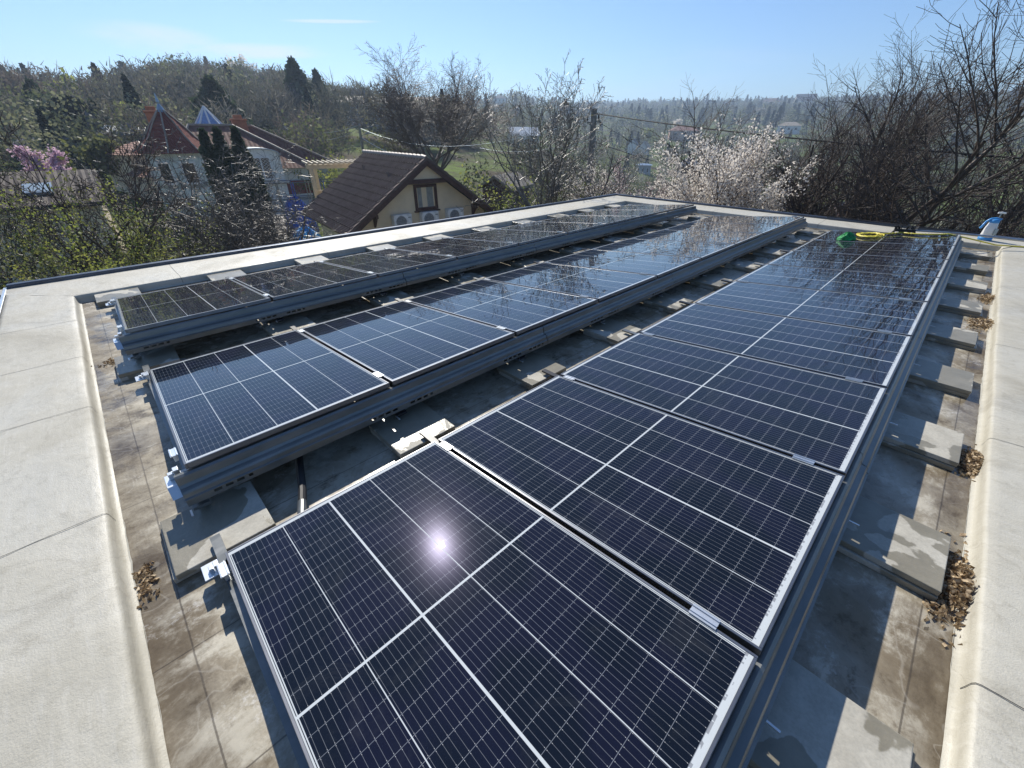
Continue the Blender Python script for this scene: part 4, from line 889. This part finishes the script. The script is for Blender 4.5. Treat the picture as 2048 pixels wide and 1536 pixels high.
# grey block on the hill, centre
l, r_ = frame(748, 108, None, -4, 215); gb = empty('hill_house', l, r_, 'long grey house with flat pale roof on the hillside behind the bare tree', 'house'); B0 = l[2]
z0_, z1_, z2_ = -1., zz(740, 206, 108), zz(740, 196, 112)
m_ = MB(); m_.box(-8.5, 14, 0, 8, z0_, z1_); m_.build('wall', 'grey_render', gb); m_ = MB(); m_.add([(-8.8, -.5, z1_+.01), (14.3, -.5, z1_+.01), (14.3, 8.5, z2_+.6), (-8.8, 8.5, z2_+.6)], [(0, 1, 2, 3)]); m_.box(-8.8, 14.3, -.5, -.3, z1_-.3, z1_); m_.build('roof', 'far_roof_pale', gb)
front_windows(gb, (-6, -2.6, 1.5, 5.5, 9.5), 0, z1_-2.4, z1_-1.1, 1.3, 'window_dark'); m_ = MB(); m_.box(-2.2, -1.6, 3, 3.6, z1_, z2_+1.6); m_.build('chimney', 'slate', gb)
CLEAR += [(l[0], l[1], 15)]
# far houses: (px, hd, width, depth, eave height, ridge height, kind, roof, wall, rot, name label)
FAR = [(1366, 290, 15, 9, 4.4, 6.8, 'hip', 'far_roof', 'pink_render', 8, 'wide pinkish house with red hipped roof across the valley'),
       (1405, 640, 9, 8, 7, 11, 'gable', 'slate', 'white_paint', 70, 'white gabled house high on the far slope'),
       (1362, 650, 10, 8, 4, 8, 'gable', 'far_roof_pale', 'cream_render', 20, 'house with a sunlit yellow roof below the far ridge'),
       (1270, 215, 4.5, 4, 3, 5.6, 'gable', 'slate', 'white_paint', 80, 'small white gabled cottage low on the far slope'),
       (1293, 222, 4.5, 4, 2.6, 5, 'gable', 'far_roof_pale', 'white_paint', 75, 'second white gabled cottage half hidden by trees'),
       (1390, 180, 6, 5, 3, 5.2, 'hip', 'slate', 'dark_wood', 15, 'dark wooden cabin beside a green lawn'),
       (1297, 165, 5, 4, 2.3, 2.8, 'hip', 'zinc', 'grey_render', 0, 'low shed with shining metal roof in the valley'),
       (1525, 760, 22, 10, 5, 9.5, 'hip', 'far_roof', 'pale_render', 0, 'house with pink tiled roof on the far skyline'),
       (1590, 800, 24, 12, 6, 14, 'gable', 'far_roof', 'pale_render', 10, 'large red roofed house on the skyline left of the tall bare tree'),
       (1512, 560, 9, 7, 3, 6, 'hip', 'far_roof_pale', 'cream_render', 5, 'small ochre roofed house between the dark spruces'),
       (1625, 560, 10, 7, 3, 7, 'gable', 'far_roof_pale', 'cream_render', 40, 'ochre roofed house seen through the bare branches'),
       (1575, 330, 12, 8, 4, 6, 'hip', 'far_roof_pale', 'white_paint', 0, 'white house behind dark evergreens at mid slope'),
       (1437, 700, 10, 8, 5, 8, 'hip', 'slate', 'pale_render', 0, 'grey roofed house on the far slope right of the white gable'),
       (1385, 760, 10, 8, 5, 7, 'hip', 'slate', 'pale_render', 0, 'pale house just below the far ridge'),
       (1000, 380, 9, 8, 8, 10, 'hip', 'slate', 'white_paint', 0, 'white villa on the ridge behind the grey walnut tree'),
       (1310, 760, 9, 8, 4, 7, 'hip', 'slate', 'pale_render', 0, 'small grey house on the far slope above the pole wires'),
       (1045, 120, 7, 5, 2.5, 4.2, 'gable', 'white_paint', 'pale_render', 20, 'white roofed shed glimpsed through the walnut branches'),
       (1790, 60, 10, 8, 3.2, 7.5, 'gable', 'dark_wood', 'orange_brick', 65, 'dark gabled roof below the tall bare tree')]
for (px, hd, w_, d_, e_, rz_, kd, rm, wm, ro, lb) in FAR:
    l, r_ = frame(px, hd, None, ro); h_ = empty('house' if 'shed' not in lb and 'cabin' not in lb else 'shed', l, r_, lb, 'house' if 'shed' not in lb else 'shed', 'houses across the valley')
    roofbox(-w_/2, w_/2, -d_/2, d_/2, -2, e_, rz_, kd, rm, wm, h_); front_windows(h_, [w_*q for q in (-.3, 0, .3)], -d_/2, e_-2.1, e_-.9, w_*.1); CLEAR.append((l[0], l[1], max(w_, d_)*.62+1)); 
    for kk in (1, 2, 3, 4): # keep the line of sight to each far house open
        CLEAR.append((l[0]+(CAM[0]-l[0])*.03*kk, l[1]+(CAM[1]-l[1])*.03*kk, max(w_, d_)*.6))
# wooden shed by the walnut
l, r_ = frame(1012, 30, None, 62); sh = empty('garden_shed', l, r_, 'dark gabled wooden shed with pale roof left of the walnut tree', 'shed'); B0 = l[2]
roofbox(-1.4, 1.4, -1.0, 1.0, 0, zz(1010, 372, 30), zz(1010, 352, 30), 'gable', 'far_roof_pale', 'dark_wood', sh, .25)

# yard in front of the dormered house
x, y = xy_at(560, 24, 380); pts_ = [PZ(q[0], q[1], -4.05) for q in ((490, 425), (560, 405), (640, 400), (600, 480), (520, 500), (470, 470))]
m_ = MB(); m_.add([(p[0], p[1], float(gz(p[0], p[1]))+.06) for p in pts_], [tuple(range(6))[::-1]]); tag(m_.build('paved_yard', 'paving_pale'), kind='structure')
l, r_ = frame(572, 30, None, 5); rk = empty('scaffold_rack', l, r_, 'scaffold of thin metal bars over blue sheeting below the dormered house', 'scaffold'); B0 = l[2]
zt = zz(575, 365, 30)
for i in range(6):
    for y in (0, 1.6): m_ = MB(); m_.tube([(-2.0+i*.85, y, 0), (-2.0+i*.85, y, zt)], .03, 5); m_.build('upright', 'galvanised' if i % 2 else 'blue_tarp', rk)
for z in (zt, zt*.72, zt*.45, zt*.2):
    for y in (0, 1.6): m_ = MB(); m_.tube([(-2.3, y, z), (2.6, y, z-.05)], .03, 5); m_.build('bar', 'galvanised', rk)
def lump(name, lx, ly, lz, sx, sy, sz, mt_, label, cat, seed, px, hd, n=9):
    rg2 = random.Random(seed); l, r_ = frame(px, hd); m_ = MB(); nu, nv = 14, 8
    for j in range(nv+1):
        for i in range(nu):
            a_, b_ = 2*math.pi*i/nu, math.pi*.5*j/nv; k = 1+.16*math.sin(3*a_+seed)+.12*math.sin(7*a_+j)+rg2.uniform(-.05, .05)
            m_.v.append((sx*k*math.cos(b_)*math.cos(a_), sy*k*math.cos(b_)*math.sin(a_), sz*math.sin(b_)*(1+.1*math.sin(5*a_+j))))
    for j in range(nv):
        for i in range(nu): m_.f.append((j*nu+i, j*nu+(i+1) % nu, (j+1)*nu+(i+1) % nu, (j+1)*nu+i)); m_.mi.append(0)
    o = m_.build(name, mt_, smooth=False); o.location = (l[0]+lx, l[1]+ly, l[2]+lz); return tag(o, label, cat)
lump('tarp_heap', 0, 0, 0, 1.3, .9, 2.1, 'blue_tarp', 'deep blue tarpaulin heap under the scaffold', 'tarpaulin', 3, 556, 31)
lump('tarp_heap', 0, 0, 0, 1.3, .8, 1.1, 'blue_plastic', 'light blue plastic heap in front of the scaffold', 'plastic sheet', 5, 560, 27.5)
lump('tarp_heap', 0, 0, 0, .6, .5, .6, 'white_plastic', 'crumpled pale sack on the lawn left of the timber stair', 'sack', 7, 600, 16.5)
lump('tarp_heap', 0, 0, 0, .35, .3, .35, 'blue_plastic', 'small pale blue bundle on the lawn near the parapet', 'bundle', 9, 528, 15.5)
l, r_ = frame(590, 23, None, 3)
fn = empty('wire_fence', l, r_, 'thin post fence along the paved yard left of the timber stair', 'fence')
for i in range(12): m_ = MB(); m_.box(-3.0+i*.42, -2.95+i*.42, -.03, .03, 0, 1.25); m_.build('post', 'dark_wood', fn)
for z in (.5, 1.1): m_ = MB(); m_.box(-3.05, 1.75, -.036, -.031, z, z+.03); m_.build('rail', 'dark_wood', fn)

# ------------------------------------------------------------------ poles and wires
def wire(name, pts, r, sag, mt_, label, n=14, pr_=None):
    a, b_ = [np.array(p, float) for p in pts]; m_ = MB(); m_.tube([a+(b_-a)*t_-np.array([0, 0, 4*sag*t_*(1-t_)]) for t_ in np.linspace(0, 1, n)], r, 5)
    o = m_.build(name, mt_, pr_); 
    return tag(o, label, 'cable')
tp = P(1189, 217, 23.0); pb = (tp[0]+.05, tp[1], float(gz(tp[0], tp[1])))
po = empty('utility_pole', pb, 0, 'weathered wooden utility pole rising behind the far corner of the roof', 'utility pole')
H_ = tp[2]-pb[2]
m_ = MB(); m_.tube([(.12, 0, -.2), (.05, 0, H_*.5), (-.05, 0, H_-.02), (-.05, 0, H_)], [.16, .15, .135, .125], 12); m_.build('pole', 'weathered_pole', po, smooth=False)
m_ = MB(); m_.beam((-.45, .05, H_-.55), (.40, -.05, H_-.50), .05); m_.build('crossbar', 'galvanised', po)
for i, (x, z) in enumerate(((-.4, H_-.42), (-.2, H_-.62), (.22, H_-.36), (.36, H_-.62))):
    m_ = MB(); m_.tube([(x, 0, z-.06), (x, 0, z), (x, 0, z+.05), (x, 0, z+.09)], [.02, .045, .03, .04], 8); m_.build('insulator', 'rubber', po)
m_ = MB(); m_.box(.05, .22, -.1, .1, H_*.5, H_*.5+.35); m_.build('junction_box', 'black_frame_side', po)
top = tp+np.array([0, 0, -.35])
wire('overhead_cable', (top+[.15, 0, .15], P(2110, 322, 17)), .022, .12, 'rubber', 'thick black overhead cable running right from the wooden pole')
wire('overhead_cable', (top+[.1, 0, -.95], P(1400, 345, 30)), .014, .1, 'rubber', 'thin cable falling from the pole towards the blossom tree')
wire('overhead_cable', (top+[.1, 0, -.1], P(1360, 335, 60)), .012, .1, 'rubber', 'fine cable dropping behind the thin one into the valley')
t2 = P(718, 252, 43); g2_ = float(gz(t2[0], t2[1])); p2 = empty('utility_pole', (t2[0], t2[1], g2_), 0, 'slim grey pole behind the brown tiled ridge', 'utility pole')
m_ = MB(); m_.tube([(0, 0, 0), (0, 0, t2[2]-g2_)], [.16, .10], 8); m_.build('pole', 'weathered_pole', p2); m_ = MB(); m_.beam((.05, 0, t2[2]-g2_-.7), (.9, .3, t2[2]-g2_-.55), .06, .04); m_.build('lamp_arm', 'galvanised', p2); m_ = MB(); m_.obox((.85, .3, t2[2]-g2_-.5), (1, 0, 0), (0, 1, 0), (0, 0, 1), .3, .12, .05); m_.build('lamp_head', 'zinc', p2)
wire('overhead_cable', (top+[-.1, 0, .0], t2+[.1, 0, -.15]), .009, 1.25, 'zinc', 'pale sagging cable between the wooden pole and the slim pole')
wire('overhead_cable', (top+[-.1, 0, -.9], P(960, 296, 33)), .011, .35, 'zinc', 'second cable falling left from the wooden pole')
t3 = P(568, 252, 60); g3_ = float(gz(t3[0], t3[1])); p3 = empty('utility_pole', (t3[0], t3[1], g3_), 0, 'thin distant pole above the end of the red tiled roof', 'utility pole')
m_ = MB(); m_.tube([(0, 0, 0), (0, 0, t3[2]-g3_)], [.15, .1], 8); m_.build('pole', 'weathered_pole', p3)
wire('overhead_cable', (t2+[0, 0, -.1], t3+[0, 0, -.1]), .016, 1.1, 'zinc', 'lower sagging cable between the two slim poles')
wire('overhead_cable', (t2+[0, 0, .05], t3+[0, 0, -.02]), .012, .6, 'zinc', 'upper cable between the two slim poles')
wire('overhead_cable', (t2+[0, 0, -.8], P(800, 315, 36)), .014, .1, 'zinc', 'short cable falling right from the slim pole')

# ------------------------------------------------------------------ things lying on the roof
sp0 = empty('pump_sprayer', (2.07, 11.36, ZT+.003), .35, 'white garden pump sprayer with blue cap standing on the far parapet', 'sprayer')
m_ = MB(); m_.tube([(0, 0, .0), (0, 0, .012), (0, 0, .045), (0, 0, .05)], [.088, .095, .095, .086], 24); m_.build('base', 'blue_plastic', sp0, smooth=True)
m_ = MB(); m_.tube([(0, 0, .05), (0, 0, .06), (0, 0, .20), (0, 0, .28), (0, 0, .30)], [.084, .088, .078, .062, .05], 24); m_.build('tank', 'white_plastic', sp0, smooth=True)
m_ = MB(); m_.tube([(0, 0, .285), (0, 0, .29), (0, 0, .335), (0, 0, .35)], [.06, .066, .06, .03], 20); m_.build('cap', 'blue_plastic', sp0, smooth=True)
m_ = MB(); m_.tube([(.075, 0, .345), (0, 0, .355), (-.06, 0, .345), (-.105, 0, .30), (-.13, 0, .2), (-.145, 0, .19)], [.015, .02, .018, .016, .016, .02], 10); m_.build('spray_handle', 'blue_plastic', sp0, smooth=True)
m_ = MB(); m_.tube([(.02, 0, .35), (.03, 0, .44)], .008, 8); m_.build('pump_rod', 'zinc', sp0); m_ = MB(); m_.tube([(-.02, 0, .445), (.03, 0, .45), (.08, 0, .445)], [.013, .017, .013], 10); m_.build('pump_handle', 'white_plastic', sp0)
m_ = MB(); m_.box(.03, .075, -.088, -.06, .10, .2); m_.build('gauge_strip', 'zinc', sp0)
# green bag, yellow hose, brush on a pole, black cable
def surf(x, y): return math.tan(TH)*x if 0 < x < 1.74 and y < 10.06 else (ZT if y > 10.9 else .02)
rg3 = random.Random(4); m_ = MB(); nu, nv = 20, 9
for j in range(nv+1):
    for i in range(nu):
        a_, b_ = 2*math.pi*i/nu, math.pi*.5*j/nv; k = 1+.22*math.sin(2*a_+.6)+.12*math.sin(5*a_+j*.7)+rg3.uniform(-.07, .07)
        X, Y = .105*k*math.cos(b_)*math.cos(a_), .10*k*math.cos(b_)*math.sin(a_); m_.v.append((X, Y, .10*math.sin(b_)*(1+.3*math.sin(3*a_))+X*.11+rg3.uniform(-.006, .006)))
for j in range(nv):
    for i in range(nu): m_.f.append((j*nu+i, j*nu+(i+1) % nu, (j+1)*nu+(i+1) % nu, (j+1)*nu+i)); m_.mi.append(0)
o = m_.build('cloth_bag', 'green_cloth'); o.location = (.44, 9.05, .05); tag(o, 'crumpled bright green bag lying on the last panel of the near row', 'bag')
pts_ = []
for i in range(140):
    t_ = i/139
    if t_ < .55: a_ = t_*32; x, y = .62+.17*math.cos(a_)+.05*math.sin(a_*.37)+t_*.2, 9.55+.20*math.sin(a_)+.06*math.cos(a_*.61)
    else: u = (t_-.55)/.45; x, y = .75+.85*u+(.12*math.sin(u*9)*(1-u)), 9.62+.28*u+.30*math.sin(u*5)*(1-u)
    pts_.append((x, y, surf(min(x, 1.7), 9.)+.015+.012*abs(math.sin(i*1.7))))
pts_ += [(1.9, 10.2, .12), (2.2, 10.6, .02), (2.4, 10.95, ZT+.015), (2.9, 11.2, ZT+.015), (3.3, 11.25, ZT+.015)]
m_ = MB(); m_.tube(pts_, .011, 6); tag(m_.build('garden_hose', 'yellow_hose', smooth=True), 'coiled yellow hose beside the green bag, trailing off to the right', 'hose')
bp_ = empty('washing_brush', (1.18, 9.98, .15), 0, 'black brush on a long grey telescopic pole across the end of the near row', 'brush')
m_ = MB(); m_.tube([(-.1, -.03, .03), (.55, .34, .02), (1.25, .75, -.03), (2.1, 1.22, -.10)], [.014, .014, .018, .018], 8); m_.build('pole', 'grey_pole', bp_)
m_ = MB(); m_.obox((-.12, -.03, .02), (.9, .43, 0), (-.43, .9, 0), (0, 0, 1), .14, .035, .02)
for i in range(40): u = rg3.uniform(-.13, .13); m_.beam((-.12+u, -.03+u*.45+rg3.uniform(-.03, .03), .02), (-.12+u*1.15, -.03+u*.45+rg3.uniform(-.06, .06), rg3.choice((-.02, .09))), .012)
m_.build('brush_head', 'rubber', bp_)
m_ = MB(); m_.tube([(-.4+i*.28, YFo-.02+.04*math.sin(i*.9), ZT+.058+.004*math.sin(i*2)) for i in range(10)], .012, 6); tag(m_.build('black_cable', 'rubber'), 'black cable lying along the far edge flashing', 'cable')
m_ = MB(); m_.tube([(-.52, .50, -.045), (-.40, .46, -.055), (-.2, .40, -.06), (-.02, .33, -.065)], .021, 10)
cp = m_.build('cable_conduit', 'rubber'); tag(cp, 'black cable conduit crossing from the middle row to the near row', 'conduit'); m_ = MB(); m_.tube([(-.13, .372, -.062), (-.0, .322, -.064)], .0225, 12); m_.build('metal_sleeve', 'galvanised', cp)
# dry leaves heaped against the right parapet
def leaves_heap(x0, x1, y0, y1, n, seed, label, hh=.05):
    rng = np.random.default_rng(seed); u = rng.beta(2.2, 1.3, n); x = x0+(x1-x0)*u; v = rng.normal(.5, .2, n); y = y0+(y1-y0)*v; z = ZF+.006+rng.random(n)*hh*u*np.clip(1-2.2*abs(v-.5), 0, 1)
    V, F = quads(rng, np.stack([x, y, z], 1), .017, asp=1.5); tag(mesh_np('dry_leaves', V, F, 'dry_leaf'), label, 'dry leaves', kind='stuff')
leaves_heap(2.15, 2.285, 1.96, 2.50, 800, 1, 'heap of dry leaves between the second paver and right parapet', .085)
leaves_heap(2.18, 2.285, 3.20, 3.55, 520, 2, 'smaller heap of dry leaves beside the fourth paver', .07)
leaves_heap(2.08, 2.285, 6.05, 6.65, 320, 3, 'scattered brown leaves farther along the right parapet', .05)
leaves_heap(2.15, 2.285, 7.2, 7.8, 200, 4, 'thin strip of dry leaves near the far end of right parapet', .05)
leaves_heap(-.02, -.30, -.325, -.235, 110, 5, 'wet leaves and dirt beside the first paver by the left parapet', .012)
leaves_heap(-.12, .06, .22, .36, 80, 6, 'dry leaves caught under the near row beside the conduit', .03)
leaves_heap(-2.75, -2.95, -.3, -.1, 60, 7, 'wet leaf litter at the second left paver', .02)

# ------------------------------------------------------------------ woods on the hills
rng = np.random.default_rng(99)
def wood(name, a0, a1, r0, r1, n, mixp, hlo, hhi, label, nq, size):
    p_, k_, h_, c_ = scatter(rng, a0, a1, r0, r1, n, mixp, hlo, hhi); add_wood(name, p_, k_, h_, c_, label, rng, nq, size)
wood('hillside_wood', -60, -6, 78, 250, 1700, {'b': .70, 'l': .25, 'c': .03, 'w': .02}, 6, 9.0, 'bare and budding trees covering the left hill', 520, .5)
wood('far_wood', -9, 62, 110, 330, 900, {'b': .38, 'l': .42, 'c': .10, 'w': .09, 'p': .01}, 3.5, 7.5, 'mixed trees and orchards on the near valley slope', 260, .6)
wood('ridge_wood', -14, 62, 330, 990, 5200, {'b': .34, 'l': .42, 'c': .17, 'w': .07}, 6, 11.5, 'mixed wood on the far slope and ridge', 100, .95)
wood('understorey', -55, -20, 46, 84, 90, {'b': .5, 'l': .4, 'c': .1}, 3, 6.5, 'scrub and small trees at the foot of the left hill', 500, .45)
wood('valley_scrub', -6, 60, 27, 110, 330, {'b': .55, 'l': .37, 'w': .05, 'p': .03}, 2.5, 5.0, 'scrub and small garden trees beyond the roof', 420, .5)
# single far trees that can be told apart
PX = [((1455, 209), 470, 30, 'c'), ((1474, 212), 480, 26, 'c'), ((1503, 205), 450, 31, 'c'), ((1540, 214), 400, 30, 'c'), ((1272, 248), 300, 17, 'c'), ((1325, 217), 430, 20, 'c'), ((1584, 258), 300, 20, 'c'), ((1548, 266), 305, 18, 'c'), ((1566, 260), 300, 18, 'c'), ((1416, 188), 800, 27, 'c'), ((1496, 190), 800, 26, 'c'), ((1322, 194), 850, 22, 'c'), ((1277, 196), 880, 20, 'c')]
for i, (px, hd, H, k) in enumerate(PX):
    lab = ['tall dark spruce left of three on the mid slope', 'middle dark spruce of three on the mid slope', 'right dark spruce of three on the mid slope', 'broad dark spruce below the pink roofed skyline house', 'dark spruce above the white gabled cottages', 'dark conifer left of the green hillside lawn',
           'rightmost dark bushy evergreen before the white mid-slope house', 'leftmost dark evergreen before the white mid-slope house', 'middle dark evergreen before the white mid-slope house', 'pointed conifer on the skyline above the white gabled house', 'pointed conifer on the skyline above the three spruces', 'small pointed conifer on the skyline', 'pointed conifer on the skyline right of the wooden pole'][i]
    conifer(px, hd, 0, 0, lab, 200+i, n=500, rel=.2, group='conifers across the valley')
for i, (px, hd, H, mt_, lab) in enumerate((((535, 203), 120, 7, 'spring_leaves', 'pale yellow-green tree beside the hillside lawn'), ((488, 112), 205, 9, 'white_petals', 'whitish blossoming tree near the top of the left hill'), ((238, 216), 66, 5, 'spring_leaves', 'pale flowering tree behind the modern house'),
        ((110, 160), 95, 9, 'spring_leaves', 'light green budding tree on the left hillside'), ((555, 148), 170, 10, 'spring_leaves', 'yellow-green budding tree high on the hill'), ((50, 235), 70, 8, 'olive_leaves', 'olive green tree low on the left hill'),
        ((200, 283), 47, 5.5, 'olive_leaves', 'olive-brown shrubby tree in front of the modern house'), ((1397, 252), 300, 8, 'olive_leaves', 'round green tree beside the hillside lawn'), ((1355, 240), 330, 8, 'white_petals', 'pale blossoming tree above the pinkish house'), ((1300, 258), 260, 7, 'spring_leaves', 'light green tree above the cottages'))):
    tree('leafy_tree', px, hd, H, 'bark_brown', lab, seed=300+i, r0=.12, levels=3, fork=.22, kids=(9, 6, 5), ratio=(.62, .5, .45), up=.35, wob=.22, ang=(.5, 1.05), leaves=(mt_, 1500, H*.055, 1, H*.05), minr=.015, group='light trees on the hillsides')

# ------------------------------------------------------------------ haze
hz = MB(); hz.box(-1250, 1250, -1250, 1250, -22, 75)
ho = hz.build('haze', 'rubber'); tag(ho, 'thin blue spring haze over the valley', 'haze', kind='stuff')
hm = bpy.data.materials.new('haze'); hm.use_nodes = True; t = NT(hm.node_tree); t.n.remove(t.n['Principled BSDF'])
pvn = t.new('ShaderNodeVolumePrincipled'); pvn.inputs['Color'].default_value = (.62, .78, 1, 1); pvn.inputs['Density'].default_value = .00075; pvn.inputs['Anisotropy'].default_value = .35
t.l.new(pvn.outputs[0], t.n['Material Output'].inputs['Volume']); ho.data.materials.clear(); ho.data.materials.append(hm)
